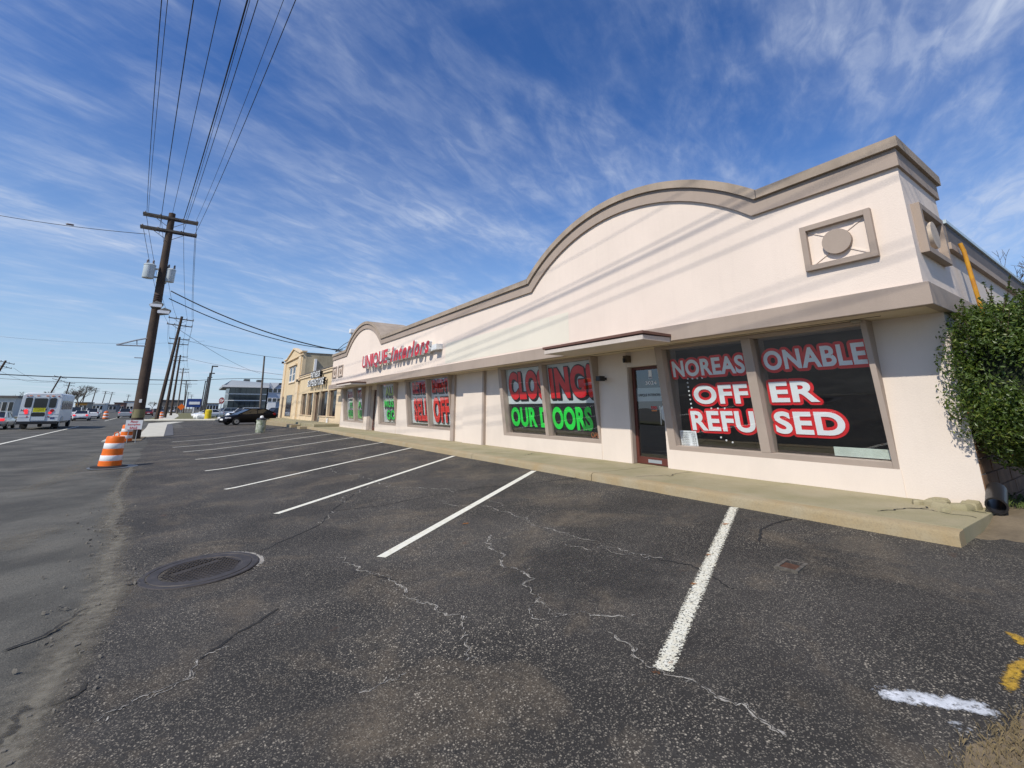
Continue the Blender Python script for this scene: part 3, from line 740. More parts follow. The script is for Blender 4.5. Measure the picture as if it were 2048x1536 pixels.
# canted shop windows -------------------------------------------------
KC = .123
def fx(z): return XW - KC*(z+.845)                     # front plane of the frames, leaning out with height
GR = .15
def shop_window(y0, y1, mulls, jl=.175, jr=.075):
    mb = MB()
    def member(a, b, zb=-.845, zt=1.298):
        mb.prism([(fx(zb)-.004, a, zb), (fx(zt)-.004, a, zt), (XW+.245, a, zt), (XW+.245, a, zb)], (0, b-a, 0))
    member(y0, y0+jr); member(y1-jl, y1)
    for a, b in mulls: member(a, b, -.752, 1.238)
    ys = [y0+jr] + [v for m in mulls for v in m] + [y1-jl]
    mb.prism([(fx(-.845)-.006, y0+jr+.001, -.845), (fx(-.755)-.006, y0+jr+.001, -.755), (XW+.245, y0+jr+.001, -.755), (XW+.245, y0+jr+.001, -.845)], (0, y1-jl-y0-jr-.002, 0))
    mb.prism([(fx(1.24)+.001, y0+jr+.001, 1.24), (fx(1.296)+.001, y0+jr+.001, 1.296), (XW+.245, y0+jr+.001, 1.296), (XW+.245, y0+jr+.001, 1.24)], (0, y1-jl-y0-jr-.002, 0))
    w = mb.build('window', taupe_frame, shop, bevel=.004)
    for a, b in zip(ys[::2], ys[1::2]):
        g = lambda z, d=0.: fx(z)+GR+d
        MB().add([(g(-.75), a, -.75), (g(-.75), b, -.75), (g(1.24), b, 1.24), (g(1.24), a, 1.24)], [(3,2,1,0)]).build('pane', win_glass, w)
    return w
def wfn(yl, yr, zb, zt, d=.02, lift=0):
    """maps text onto the inner side of the canted glass; yl is the left edge as seen from the lot"""
    def f(s, t, e):
        z = zb + (zt-zb)*t; return (fx(z) + GR + d - e, yl + (yr-yl)*s, z)
    return f
def words(win, body, yl, yr, zb, zt, m, om=None, bold=.03, ring=.035, d=.02, shear=0, shadow=None, spacing=1.):
    k = lambda: None
    put_text(MB(), body, wfn(yl, yr, zb, zt, d), bold, shear, spacing).build('lettering', m, win)
    if om:
        put_text(MB(), body, wfn(yl, yr, zb, zt, d+.012), bold, shear, spacing, ring=(ring/abs(yr-yl), ring/(zt-zb))).build('lettering_outline', om, win)
    if shadow:
        put_text(MB(), body, wfn(yl-shadow[0], yr-shadow[0], zb-shadow[1], zt-shadow[1], d+.026), bold, shear, spacing, ring=(ring*.9/abs(yr-yl), ring*.9/(zt-zb))).build('lettering_shadow', om, win)
def sheet(win, yl, yr, zb, zt, m, d, name='banner'):
    f = wfn(yl, yr, zb, zt, d); n = 8
    MB().grid([[tuple(Vector(f(i/n, j/n, 0)) + Vector((random.uniform(0, .006), 0, 0))) for i in range(n+1)] for j in range(n+1)]).build(name, m, win)

w1 = shop_window(*WIN[0], [(4.20, 4.37)])
for body, yl, yr, zb, zt in (('NOREAS', 6.04, 4.47, .645, .985), ('ONABLE', 4.11, 2.57, .66, 1.0), ('OFF', 5.63, 4.50, .085, .45), ('ER', 4.10, 3.33, .105, .455), ('REFU', 5.78, 4.47, -.435, -.05), ('SED', 4.12, 3.05, -.43, -.05)):
    words(w1, body, yl, yr, zb, zt, decal_white, decal_red, bold=.034, ring=.05, spacing=1.06)
sheet(w1, 6.10, 5.71, -.75, -.45, decal_white, .014, 'opening_hours_sheet')
tx = MB()
for i, (a, b) in enumerate((('WINTER HOURS', ''), ('MONDAY', '10-6'), ('TUESDAY', 'CLOSED'), ('WEDNESDAY', '10-6'), ('THURSDAY', '10-8'), ('FRIDAY', '10-6'), ('SATURDAY', '10-6'), ('SUNDAY', '11-5'))):
    z = -.48 - i*.034
    put_text(tx, a, wfn(6.08, 5.90 if b else 5.75, z-.022, z, .0125), .0)
    if b: put_text(tx, b, wfn(5.83, 5.74, z-.022, z, .0125), .0)
tx.build('lettering', decal_black, w1)
for y, z in [(5.72-.11*i, .60) for i in range(4)] + [(5.74, .52-.085*i) for i in range(7)] + [(5.3-.14*i, -.0) for i in range(3)] + [(5.2,-.55),(5.1,-.60),(4.98,-.63)]:
    MB().lathe([(.012, -.016), (.019, 0), (.012, .016)], (fx(z)+GR+.04, y, z), 8).build('hanging_bulb', decal_white, w1, smooth=60)
bl = MB()
for i in range(9): bl.box(fx(-.7)+GR+.06, fx(-.7)+GR+.064, 2.53, 3.30, -.735+i*.0155, -.735+i*.0155+.013)
bl.build('blind', mat('blind_slat', (.62,.70,.62), .6), w1)

w2 = shop_window(*WIN[1], [(10.31, 10.45)])
sheet(w2, 12.50, 8.50, .14, 1.235, paper_w, .05); sheet(w2, 12.50, 8.36, -.66, .13, decal_black, .052)
for body, yl, yr, zb, zt in (('CLOS', 12.33, 10.44, .27, 1.13), ('ING!', 10.22, 8.50, .27, 1.13)): words(w2, body, yl, yr, zb, zt, decal_red, decal_black, bold=.055, ring=.032, shadow=(.03, .045), spacing=1.1)
for body, yl, yr, zb, zt in (('OUR D', 12.35, 10.42, -.55, .04), ('OORS', 10.27, 8.66, -.57, .045), ('!', 8.52, 8.42, -.52, .03)): words(w2, body, yl, yr, zb, zt, decal_green, None, bold=.045, spacing=1.05)
put_text(MB(), 'OPEN', wfn(8.80, 8.38, -.73, -.60, .04), -.005).build('open_sign', neon, w2)

w3 = shop_window(*WIN[2], [(18.40, 18.54)])
sheet(w3, 20.7, 16.4, -.66, 1.235, paper_w, .05)
for body, yl, yr, zb, zt in (('RETIR', 20.42, 18.72, .66, 1.18), ('EMENT', 18.25, 16.58, .66, 1.19), ('SELL', 20.36, 18.78, -.56, .46), ('OFF!', 18.25, 16.52, -.58, .47)):
    words(w3, body, yl, yr, zb, zt, decal_or, decal_black, bold=.05, ring=.03, shadow=(.05, .05), spacing=1.13)
w4 = shop_window(*WIN[3], [], jl=.30)
sheet(w4, 24.7, 22.5, -.70, 1.235, paper_w, .06)
for body, yl, yr, zb, zt, m in (('ALL', 24.18, 22.80, .66, 1.10, decal_lime), ('MUST', 24.45, 22.56, .06, .50, decal_green), ('GO!', 24.15, 22.66, -.57, -.08, decal_green)):
    words(w4, body, yl, yr, zb, zt, m, decal_black, bold=.04, ring=.04, shadow=(.03, .08), spacing=1.1)
w5 = shop_window(*WIN[4], [(29.55, 29.85)], jl=.35)
sheet(w5, 31.95, 28.0, -.73, 1.235, paper_w, .06)
for body, yl, yr, zb, zt, m in (('THANK', 31.65, 30.25, .64, 1.08, decal_red), ('YOU', 29.35, 28.10, .66, 1.11, decal_red), ('FO', 31.15, 30.28, .02, .52, decal_green), ('A', 29.36, 28.65, .03, .50, decal_green), ('GREA', 31.68, 30.30, -.60, -.10, decal_green), ('RUN', 29.42, 28.12, -.60, -.10, decal_green)):
    words(w5, body, yl, yr, zb, zt, m, decal_black, bold=.035, ring=.035, shadow=(.03, .05), spacing=1.1)

# glazed doors
def shop_door(y0, y1, zt, x, extra=True):
    mb = MB(); t = .07
    mb.box(x, x+.05, y0, y0+t, -1.21, zt); mb.box(x, x+.05, y1-t, y1, -1.21, zt); mb.box(x, x+.05, y0+t, y1-t, zt-.07, zt); mb.box(x, x+.05, y0+t, y1-t, -1.21, -1.06)
    d = mb.build('door', doorbrown, shop, bevel=.004)
    MB().add([(x+.025, y0+t, -1.06), (x+.025, y1-t, -1.06), (x+.025, y1-t, zt-.07), (x+.025, y0+t, zt-.07)], [(3,2,1,0)]).build('pane', win_glass, d)
    MB().box(x-.04, x-.025, y0+.12, y0+.145, -.35, .05).build('handle', chrome, d)
    if extra:
        MB().box(x-.006, x-.002, 6.62, 6.98, -1.175, -1.105).build('kick_plate', galv, d)
        MB().box(x+.020, x+.0215, 6.74, 6.83, .66, .86).build('sticker', decal_white, d)
        fn = lambda yl, yr, zb, zt_: (lambda s, tt, e: (x+.018-e, yl+(yr-yl)*s, zb+(zt_-zb)*tt))
        put_text(MB(), 'BBB', fn(6.825, 6.745, .67, .71), .02).build('sticker_print', mat('print_blue', (.02,.05,.2), .6), d)
        put_text(MB(), '3024', fn(6.93, 6.62, .53, .61), .01).build('street_number', decal_white, d)
        MB().add([(x+.04, y0+t, .16), (x+.04, y1-t, .16), (x+.04, y1-t, .46), (x+.04, y0+t, .46)], [(0,1,2,3)]).build('door_banner', mat('door_vinyl', (.26,.29,.31), .6, var=.05), d)
        put_text(MB(), 'UNIQUE INTERIORS', fn(7.16, 6.55, .26, .33), .0).build('banner_print', decal_black, d)
        put_text(MB(), 'OPEN', fn(6.82, 6.66, -.02, .05), .01).build('sticker_print', decal_red, d)
        MB().box(x+.019, x+.021, 6.67, 6.81, -.06, -.04).build('sticker', amber, d)
        MB().lathe([(.19, .0), (.19, .004)], (x+.044, 6.42, -.1), 24, 'x').build('round_poster', decal_white, d)
    return d
d1 = shop_door(6.40, 7.30, .95, XW+.13); d2 = shop_door(25.70, 26.62, 1.04, XW+.16, False)
MB().box(XW+.012, XW+.13, 7.305, 7.338, -1.21, .954).build('door_jamb', taupe_frame, shop)
MB().box(XW-.03, XW+.2, 26.63, 27.15, -1.21, SOF).build('door_pier', taupe_frame, shop)
# wall lantern and black floodlight box by the near door
wl = MB().box(8.24, 8.385, 7.19, 7.31, 1.06, 1.22).build('wall_lantern', mat('lantern_brown', (.10,.075,.05), .6), shop, bevel=.006)
MB().lathe([(.03, -.05), (.035, .05)], (8.21, 7.25, 1.10), 10).build('lantern_glass', blackm, wl)
fb = MB().box(8.10, 8.28, 7.96, 8.10, .66, .78).build('floodlight', blackm, shop, bevel=.006)
MB().box(8.28, 8.385, 8.0, 8.05, .69, .75).build('floodlight_arm', blackm, fb)
# roof mast for the service drop
mast = thing('service_mast', 'white metal service mast with hood behind the far arch', 'service mast', (8.9, 33.4, 2.9))
MB().box(8.45, 9.1, 33.0, 33.35, 2.9, 4.35).build('mast_base', cream, mast)
MB().tube([(8.75, 33.15, 4.3), (8.75, 33.15, 5.3)], .11, 10).build('mast_pipe', galv, mast, smooth=40)
MB().box(8.5, 9.0, 32.95, 33.3, 5.3, 5.62).build('mast_hood', white_t, mast, bevel=.04)

# channel-letter sign
sg = thing('shop_sign', 'red channel letters reading UNIQUE interiors above the far windows', 'sign', (7.5, 20.7, 2.1))
def letters3d(word, yl, yr, zb, zt, xf, dep, bold, shear, spacing, widths):
    tot = sum(widths); y = yl
    for ch, w in zip(word, widths):
        span = (yr-yl)*w/tot; a, b = y, y+span*.9; y += span
        low = ch in 'nterosx'; top = zt if not low else zb+(zt-zb)*.72; bot = zb
        if ch == 'Q': bot = zb-.12
        if ch == 't': top = zb+(zt-zb)*.9
        v, f = text_geo(ch, bold, shear)
        fr = lambda s, t, x: (x, a+(b-a)*s, bot+(top-bot)*t)
        face = MB().add([fr(p[0], p[1], xf) for p in v], f).build('letter', letter_red, sg)
        ve, fe = text_geo(ch, bold, shear, ext=.5)
        MB().add([fr(p[0], p[1], xf+.004+dep*(.5-p[2])) for p in ve], fe).build('letter_return', letter_side, face)
letters3d('UNIQUE', 25.5, 21.35, 2.16, 2.84, 7.38, .12, .03, 0, 1, (1, 1.05, .5, 1.15, 1, .85))
letters3d('interiors', 20.95, 16.5, 2.16, 2.86, 7.38, .12, .045, .28, 1, (.62, 1.1, .72, .95, .8, .62, .95, .8, .8))
MB().box(7.50, 7.638, 15.85, 21.25, 2.24, 2.45).build('raceway', race_m, sg, bevel=.006)
MB().box(7.50, 7.638, 21.4, 25.45, 2.38, 2.52).build('raceway', race_m, sg, bevel=.006)
MB().box(7.36, 7.498, 15.85, 16.25, 2.22, 2.44).build('transformer_box', race_m, sg, bevel=.006)

# ================================================================== THE NEIGHBOUR: cream shop with a gabled tower
fit = thing('fitness_shop', 'cream stucco shop with gabled two-storey tower and black and white sign letters', 'building', (9, 47, -1.36))
FX = XW
FP = -1.04                                                   # raised platform level
# low wing between the two shops
LW0, LW1 = 33.25, 49.7
OPW = [(34.75, 37.25), (37.55, 40.2), (42.9, 45.45), (45.75, 48.25)]
FZB, FZT = -.60, 1.36
MB().box(FX, FX+.3, LW0, LW1, FZT, 3.02).build('wall', cream, fit)
yy = LW0
for a, b in OPW + [(LW1, LW1)]:
    if not (abs(yy-40.2) < .01):
        MB().box(FX, FX+.3, yy, a, -1.3, FZT).build('pier', cream_t, fit)
    yy = b
MB().box(FX, FX+.3, 40.2, 40.45, -1.3, FZT).build('pier', cream_t, fit); MB().box(FX, FX+.3, 42.6, 42.9, -1.3, FZT).build('pier', cream_t, fit)
for a, b in OPW:
    MB().box(FX+.02, FX+.3, a, b, -1.3, FZB).build('sill_wall', cream_t, fit)
    MB().box(FX-.05, FX+.05, a-.05, b+.05, FZB-.03, FZB+.03).build('sill', cream_t, fit)
    wn = MB(); wn.box(FX+.19, FX+.22, a, a+.07, FZB, FZT); wn.box(FX+.19, FX+.22, b-.07, b, FZB, FZT); wn.box(FX+.19, FX+.22, a+.07, b-.07, FZT-.07, FZT); wn.box(FX+.19, FX+.22, a+.07, b-.07, FZB, FZB+.06)
    wn = wn.build('window', doorbrown, fit)
    MB().add([(FX+.20, a, FZB), (FX+.20, b, FZB), (FX+.20, b, FZT), (FX+.20, a, FZT)], [(3,2,1,0)]).build('pane', dark_g, wn)
dr = MB().box(FX+.22, FX+.26, 40.46, 40.6, FP, FZT).box(FX+.22, FX+.26, 42.45, 42.59, FP, FZT).box(FX+.22, FX+.26, 41.4, 41.55, FP, FZT).build('door', doorbrown, fit)
MB().add([(FX+.24, 40.46, FP), (FX+.24, 42.59, FP), (FX+.24, 42.59, FZT), (FX+.24, 40.46, FZT)], [(3,2,1,0)]).build('pane', dark_g, dr)
MB().box(FX-.10, FX+.02, LW0, LW1, 2.82, 3.02).build('cornice', cream_t, fit)
MB().box(FX-.16, FX+.32, LW0, LW1, 3.022, 3.13).build('cornice_cap', cream_t, fit)
MB().box(FX-.20, FX+.36, LW0, LW1, 3.132, 3.20).build('roof_coping', roofedge, fit)
MB().box(FX+.3, 24, LW0, LW1, 2.9, 3.0).build('flat_roof', roofedge, fit)
MB().tube([(FX-.06, 36.6, -1.05), (FX-.06, 36.6, -.72)], .09, 10).build('vent_pipe', white_t, fit, smooth=40)
# tower
T0, T1 = 49.75, 61.3; TZ = 5.35; PY = 55.3
MB().box(FX-.02, FX+.3, T0, T1, -1.3, TZ).build('tower_wall', cream, fit)
MB().prism([(FX-.02, T0, TZ), (FX-.02, T0, 5.62), (FX-.02, 51.2, 5.62), (FX-.02, PY, 6.45), (FX-.02, 59.4, 5.62), (FX-.02, T1, 5.62), (FX-.02, T1, TZ)], (.3, 0, 0)).build('gable', cream, fit)
MB().box(FX-.18, FX-.021, T0-.1, T1+.1, 5.28, 5.36).build('string_course', cream_t, fit)
MB().prism([(FX-.16, T0-.15, 5.63), (FX-.16, T0-.15, 5.75), (FX-.16, 51.1, 5.75), (FX-.16, PY, 6.62), (FX-.16, 59.5, 5.75), (FX-.16, T1+.15, 5.75), (FX-.16, T1+.15, 5.63), (FX-.16, 59.5, 5.63), (FX-.16, PY, 6.46), (FX-.16, 51.1, 5.63)], (.5, 0, 0)).build('gable_coping', cream_t, fit)
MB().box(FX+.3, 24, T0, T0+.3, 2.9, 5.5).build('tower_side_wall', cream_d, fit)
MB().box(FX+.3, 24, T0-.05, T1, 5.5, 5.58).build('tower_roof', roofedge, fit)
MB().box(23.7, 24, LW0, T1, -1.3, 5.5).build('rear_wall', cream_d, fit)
MB().box(FX+1.1, FX+1.32, T0-.25, T0-.003, 3.2, 4.95).build('chimney_flue', white_t, fit)
for a, b in ((50.0, 51.4), (59.6, 61.0)): MB().box(FX-.14, FX-.022, a, b, -1.3, 5.26).build('pilaster', cream_t, fit)
MB().box(FX-.22, FX-.022, 49.7, 51.6, 2.72, 3.0).build('pilaster_cap', cream_t, fit)
MB().box(FX-.22, FX-.022, 52.4, 57.3, 4.52, 4.68).build('hood_mould', cream_t, fit)
for a, b in ((52.9, 54.5), (54.9, 56.5)):
    uw = MB(); uw.box(FX-.06, FX-.021, a, a+.12, 2.8, 4.45); uw.box(FX-.06, FX-.021, b-.12, b, 2.8, 4.45); uw.box(FX-.06, FX-.021, a+.12, b-.12, 4.33, 4.45); uw.box(FX-.06, FX-.021, a+.12, b-.12, 2.8, 2.92); uw.box(FX-.06, FX-.021, a+.12, b-.12, 3.58, 3.66)
    uw = uw.build('window', white_t, fit); MB().box(FX-.035, FX-.0215, a+.12, b-.12, 2.92, 4.33).build('pane', dark_g, uw)
MB().box(FX-.12, FX-.021, 52.7, 56.7, 2.68, 2.78).build('sill', cream_t, fit)
tw = MB().box(FX-.04, FX-.021, 53.4, 53.55, -.83, 1.42).box(FX-.04, FX-.021, 56.9, 57.05, -.83, 1.42).build('window', doorbrown, fit)
MB().box(FX-.03, FX-.0215, 53.55, 56.9, -.83, 1.42).build('pane', dark_g, tw)
td = MB().box(FX-.04, FX-.021, 59.05, 60.2, -1.1, 1.35).build('door', doorbrown, fit); MB().box(FX-.05, FX-.041, 59.2, 60.05, -.95, 1.2).build('pane', dark_g, td)
for z, y in ((5.5, 61.6), (2.9, 61.6), (2.75, 50.0)): MB().box(FX-.35, FX-.1, y-.1, y+.12, z-.12, z+.1).build('wall_lamp', blackm, fit)
# raised platform and steps
pf = thing('platform', None, None, (7.6, 45, -1.36)); pf['kind'] = 'structure'
MB().box(6.75, FX+.2, 33.3, 62, -1.7, FP).build('platform_slab', conc, pf, bevel=.01)
MB().box(6.10, 6.74, 38, 62, -1.7, -1.20).build('step', conc_k, pf, bevel=.01)
MB().box(6.10, 6.74, 34.5, 35.6, -1.7, -1.22).build('step', conc_k, pf, bevel=.01)
# black and white channel letters
fs = thing('fitness_sign', 'white channel letters with black sides reading FITNESS SUPERSTORE', 'sign', (8.2, 42.6, 2.0))
def fit_word(body, yl, yr, zb, zt):
    n = len(body); st = (yr-yl)/n
    for i, ch in enumerate(body):
        a = yl + st*i + st*.1; b = yl + st*(i+1) - st*.1
        v, f = text_geo(ch, .03, .12); fr = lambda s, t, x: (x, a+(b-a)*s, zb+(zt-zb)*t)
        face = MB().add([fr(p[0], p[1], FX-.34) for p in v], f).build('letter', signw, fs)
        ve, fe = text_geo(ch, .012, .12, ext=.5); MB().add([fr(p[0], p[1], FX-.335+.2*(.5-p[2])) for p in ve], fe).build('letter_return', blackm, face)
fit_word('FITNESS', 43.1, 39.4, 2.56, 3.05); fit_word('SUPERSTORE', 44.2, 37.8, 1.86, 2.42)
MB().box(FX-.04, FX-.001, 38, 44, 2.05, 2.2).build('raceway', cream_t, fs); MB().box(FX-.04, FX-.001, 39.5, 43, 2.72, 2.86).build('raceway', cream_t, fs)

# ================================================================== UTILITY POLES
def pole(name, base, top, label, group, r=(.19, .12), arms=((.35, 2.5), (1.35, 2.5)), md=None, dirv=(1, .05, 0), detail=2, m=None, plain=False):
    base = Vector(base); top = Vector(top); t = thing(name, label, 'utility pole', base, 0, group)
    ax = (top-base).normalized()
    n = 7; MB().tube([base + Vector((0,0,-.4))] + [base.lerp(top, i/n) for i in range(1, n+1)], [r[0]+(r[1]-r[0])*i/n for i in range(n+1)], 14 if detail > 1 else 8).build('pole', m or wood, t, smooth=40)
    if plain: return t
    d = Vector(dirv).normalized(); d = (d - ax*d.dot(ax)).normalized(); f = ax.cross(d)
    for off, wid in arms:
        c = top - ax*off + f*(.17 if detail > 1 else .12)
        a = MB().obox(c, d*wid/2, f*.055, ax*.065).build('crossarm', md or arm_m, t)
        if detail > 1: MB().obox(c - f*.34, d*wid/2, f*.055, ax*.065).build('crossarm', md or arm_m, t)
        for k in (-.95, -.42, .42, .95):
            p = c + d*(wid/2*k)
            MB().lathe([(.03, .06), (.05, .09), (.035, .13), (.06, .17), (.05, .22), (.02, .24)], p, 8).build('insulator', porc, a)
        for s in (-1, 1): MB().tube([c + d*(s*wid*.3), c - ax*.62], .02, 6).build('brace', galv if detail > 1 else arm_m, t)
    return t
PB, PT = Vector((-2.79, 36.3, -1.84)), Vector((-3.03, 36.3, 12.86))
p1 = pole('utility_pole', PB, PT, 'nearest dark wooden utility pole carrying three grey transformers', 'utility poles on the shop side', r=(.31, .19), arms=((.38, 3.0), (1.28, 3.05)))
# transformers in a cluster
def transformer(c, h=1.15, r=.33):
    o = MB().lathe([(r*.96, 0), (r, .03), (r, h*.86), (r*1.06, h*.88), (r*1.06, h*.93), (r*.8, h), (.05, h*1.02)], c, 18).build('transformer', canm, p1, smooth=35)
    for dx in (-.15, .15): MB().lathe([(.05, h), (.07, h+.06), (.045, h+.12), (.065, h+.17), (.03, h+.28)], (c[0]+dx, c[1], c[2]), 8).build('bushing', porc, o, smooth=50)
    MB().box(c[0]-.04, c[0]+.04, c[1]-r-.02, c[1]-r+.03, c[2]+.2, c[2]+.8).build('bracket', galv, o)
tc_ = [onY(u, v, yy_) for u, v, yy_ in ((295, 556, 36.0), (322, 566, 36.75), (338, 564, 36.35))]
transformer(tc_[0], .95, .31); transformer(tc_[1], .95, .29); transformer(tc_[2], .9, .26)
for dz in (.2, .75): MB().box(tc_[0].x, tc_[2].x, 36.3, 36.42, tc_[0].z+dz-.05, tc_[0].z+dz+.05).build('transformer_bracket', galv, p1)
# flood lamps, lamp bracket, insulator stack
for a, z in (((-2.95, 35.9), 6.35), ((-2.5, 35.75), 5.95)):
    o = MB().prism([(a[0]-.3, a[1], z), (a[0]+.05, a[1], z+.26), (a[0]+.42, a[1], z+.14), (a[0]+.3, a[1], z-.1), (a[0]-.15, a[1], z-.2)], (0, -.5, 0)).build('floodlight', mat('lamp_grey', (.17,.165,.15), .6, var=.15, vs=6), p1, bevel=.03)
    MB().box(a[0]-.25, a[0]+.35, a[1]-.53, a[1]-.5, z-.12, z+.06).build('lens', headl, o)
br = MB().tube([(-2.95, 36.2, 4.35), (-3.55, 36.1, 4.15), (-4.45, 35.9, 3.75)], .045, 8).tube([(-2.95, 36.2, 3.82), (-4.4, 35.9, 3.75)], .04, 8).tube([(-3.55, 36.1, 4.15), (-3.5, 36.1, 3.8)], .03, 6).build('lamp_bracket', galv, p1, smooth=40)
for i in range(4): MB().lathe([(.1, 0), (.17, .05), (.08, .1)], (-3.0, 36.1, 6.7+i*.13), 10).build('insulator', porc, p1, smooth=50)
MB().box(-2.86, -2.74, 35.93, 35.99, .35, .55).build('number_tag', white_t, p1)
MB().lathe([(.315, 0), (.312, .5)], (-2.80, 36.3, -.55), 14).build('reflector_band', mat('yellowed_band', (.22,.20,.10), .7), p1, smooth=40)
# the row beyond
ROW = [((312, 839), (364, 633), 79), ((329, 836), (359.5, 674), 101), ((341, 833), (361, 710), 133), ((353, 831), (367, 736), 172), ((366, 830), (373, 760), 230), ((366, 829), (376, 768), 262), ((371, 827), (377, 784), 370), ((377, 826), (384, 789), 430)]
names = ['second', 'third', 'fourth', 'fifth', 'sixth', 'seventh', 'eighth', 'ninth']
TOPS = [PT]
for i, (b, t, y) in enumerate(ROW):
    tp = onY(*t, y); bp = onY(*b, y); bp.z = zg(bp.x, y)
    TOPS.append(tp)
    pole('utility_pole', bp, tp, f'{names[i]} wooden utility pole along the shop side counted from the near one', 'utility poles on the shop side', r=(.25, .16) if i < 3 else (.2, .16), arms=((.38, 3.0), (1.3, 3.0)), detail=1, m=wood_g if i == 3 else None)
LEFT = [((12, 721), 140, 'leftmost leaning utility pole across the road cut by the picture edge'), ((122, 752), 196, 'leaning utility pole rising behind the white minibus'), ((140, 764), 236, 'utility pole in front of the big bare tree across the road'), ((175, 773), 285, 'utility pole standing over the white sedan across the road'), ((193, 776), 305, 'utility pole to the right of the bare tree across the road'), ((212, 782), 350, 'utility pole above the far orange drum across the road'), ((225, 784), 385, 'small far utility pole left of the silver car across the road'), ((258, 789), 450, 'farthest utility pole left of the near pole across the road')]
lt = []
for (u, v), y, l in LEFT:
    tp = onY(u, v, y); bp = Vector((tp.x - (3.0 if y < 200 else .8), y, -1.75)); lt.append(tp)
    pole('utility_pole', bp, tp, l, 'utility poles across the road', r=(.24, .18), arms=((.38, 3.0), (1.3, 3.0)), detail=1)
b = onY(276, 840, 120); t = onY(284.5, 717, 120); b.z = -1.72
lampL = thing('street_lamp', 'slim grey street lamp standing just left of the near utility pole', 'street lamp', b)
MB().tube([b, b.lerp(t, .5), t], [.12, .10, .08], 8).build('post', galv, lampL, smooth=40); MB().obox(t + Vector((-.5, 0, .1)), (.8,0,0), (0,.2,0), (0,0,.08)).build('lamp_head', galv, lampL)
b = onY(518, 838, 118); t = onY(529, 712, 118); b.z = -1.6
pole('utility_pole', b, t, 'bare wooden pole without crossarms in front of the glass building', 'utility poles on the shop side', r=(.24, .17), plain=True, detail=1, m=wood_g)
for i, (u, v, u2, v2, y, l) in enumerate(((407, 842, 425, 733, 92, 'tall dark car-lot lamp post nearest the stop sign'), (404, 840, 420, 747, 105, 'second tall car-lot lamp post left of the stop sign'), (401, 839, 416, 755, 120, 'third tall car-lot lamp post, shortest of the row'), (398, 838, 411, 763, 134, 'farthest car-lot lamp post at the left of the row'))):
    b = onY(u, v, y); t = onY(u2, v2, y); b.z = -1.6
    lp = thing('lot_lamp', l, 'lamp post', b, 0, 'car-lot lamp posts')
    MB().tube([b, t], [.13, .10], 8).build('post', mat('bronze_metal', (.06,.055,.05), .5), lp, smooth=40)
    MB().obox(t + Vector((.35, 0, .05)), (.45,0,0), (0,.2,0), (0,0,.09)).build('lamp_head', mat('bronze_metal', (.06,.055,.05), .5), lp)
    MB().lathe([(.3, 0), (.3, .8), (.2, .82)], (b.x, b.y, -1.62), 12).build('footing', mat('yellow_paint', (.62,.5,.03), .7) if i == 0 else conc_w, lp, smooth=40)

# ================================================================== OVERHEAD LINES
def span(A, B, sag, n=24):
    A = Vector(A); B = Vector(B); return [A.lerp(B, i/n) - Vector((0,0,4*sag*(i/n)*(1-i/n))) for i in range(n+1)]
NW = [((294,424),(323,0),1.9,.012,'leftmost of the overhead wires rising out of the picture top'), ((297,424),(335,0),1.9,.009,'second overhead wire from the left at the picture top'), ((318,468),(387,0),1.6,.013,'third overhead wire from the left at the picture top, thick'), ((345,427),(441,0),1.9,.011,'fourth overhead wire from the left, running from the pole tip'),
      ((368,437),(495,0),1.9,.021,'thick twisted overhead cable, fifth from the left at the picture top'), ((372,438),(500,0),1.9,.008,'thin overhead wire hugging the thick twisted cable'), ((366,465),(516,0),1.7,.011,'seventh overhead wire from the left at the picture top'), ((393,440),(567,0),1.9,.008,'eighth overhead wire from the left, thin'), ((390,468),(591,0),1.7,.011,'rightmost of the overhead wires rising out of the picture top')]
for a, b, sag, r, l in NW:
    A = onY(*a, 36.3); rr = ray(*b)
    u = (36.3-12.0)/54; zt = A.z - 4*sag*u*(1-u); Bp = rr*(zt/rr.z)
    # run the straight plan line on to a pole behind the viewer
    k = (Bp.x-A.x)/(Bp.y-A.y); E = Vector((A.x + k*(-54), 36.3-54, A.z))
    o = MB().tube(span(A, E, sag, 40), r, 6).build('overhead_wire', wirem, smooth=60)
    tag(o, l, 'power line', 'overhead wires towards the viewer')
# onward spans along the row of poles
offs = [(-1.4, -.35), (-.6, -.35), (.65, -.35), (1.4, -.35), (-1.42, -1.28), (1.42, -1.28)]
for k, (dx, dz) in enumerate(offs):
    pts = []
    for i in range(5):
        A = TOPS[i] + Vector((dx, 0, dz+.2)); B = TOPS[i+1] + Vector((dx, 0, dz+.2)); pts += span(A, B, .9, 12)[:-1 if i < 4 else None]
    tag(MB().tube(pts, .014, 5).build('overhead_wire', wirem, smooth=60), ['outer left', 'inner left', 'inner right', 'outer right', 'lower left', 'lower right'][k] + ' wire strung along the far poles on the shop side', 'power line', 'overhead wires along the far poles')
for k, dx in enumerate((-1.4, 1.4)):
    pts = []
    for i in range(4): pts += span(lt[i] + Vector((dx, 0, -1.5)), lt[i+1] + Vector((dx, 0, -1.5)), 1.6, 12)[:-1 if i < 3 else None]
    tag(MB().tube(pts, .02, 5).build('overhead_wire', wirem, smooth=60), ('left' if k == 0 else 'right') + ' wire strung along the poles across the road', 'power line', 'overhead wires across the road')
def cable(a, ya, b, yb, sag, r, label):
    A = onY(*a, ya); B = onY(*b, yb); return tag(MB().tube(span(A, B, sag, 30), r, 6).build('service_cable', wirem, smooth=60), label, 'cable')
mastp = Vector((8.75, 33.1, 4.9))
A = onY(342, 582, 36.1); tag(MB().tube(span(A, mastp - Vector((0,0,1.0)), .55, 30), .04, 6).build('service_cable', wirem, smooth=60), 'thick sagging service cable from the near pole to the roof mast', 'cable')
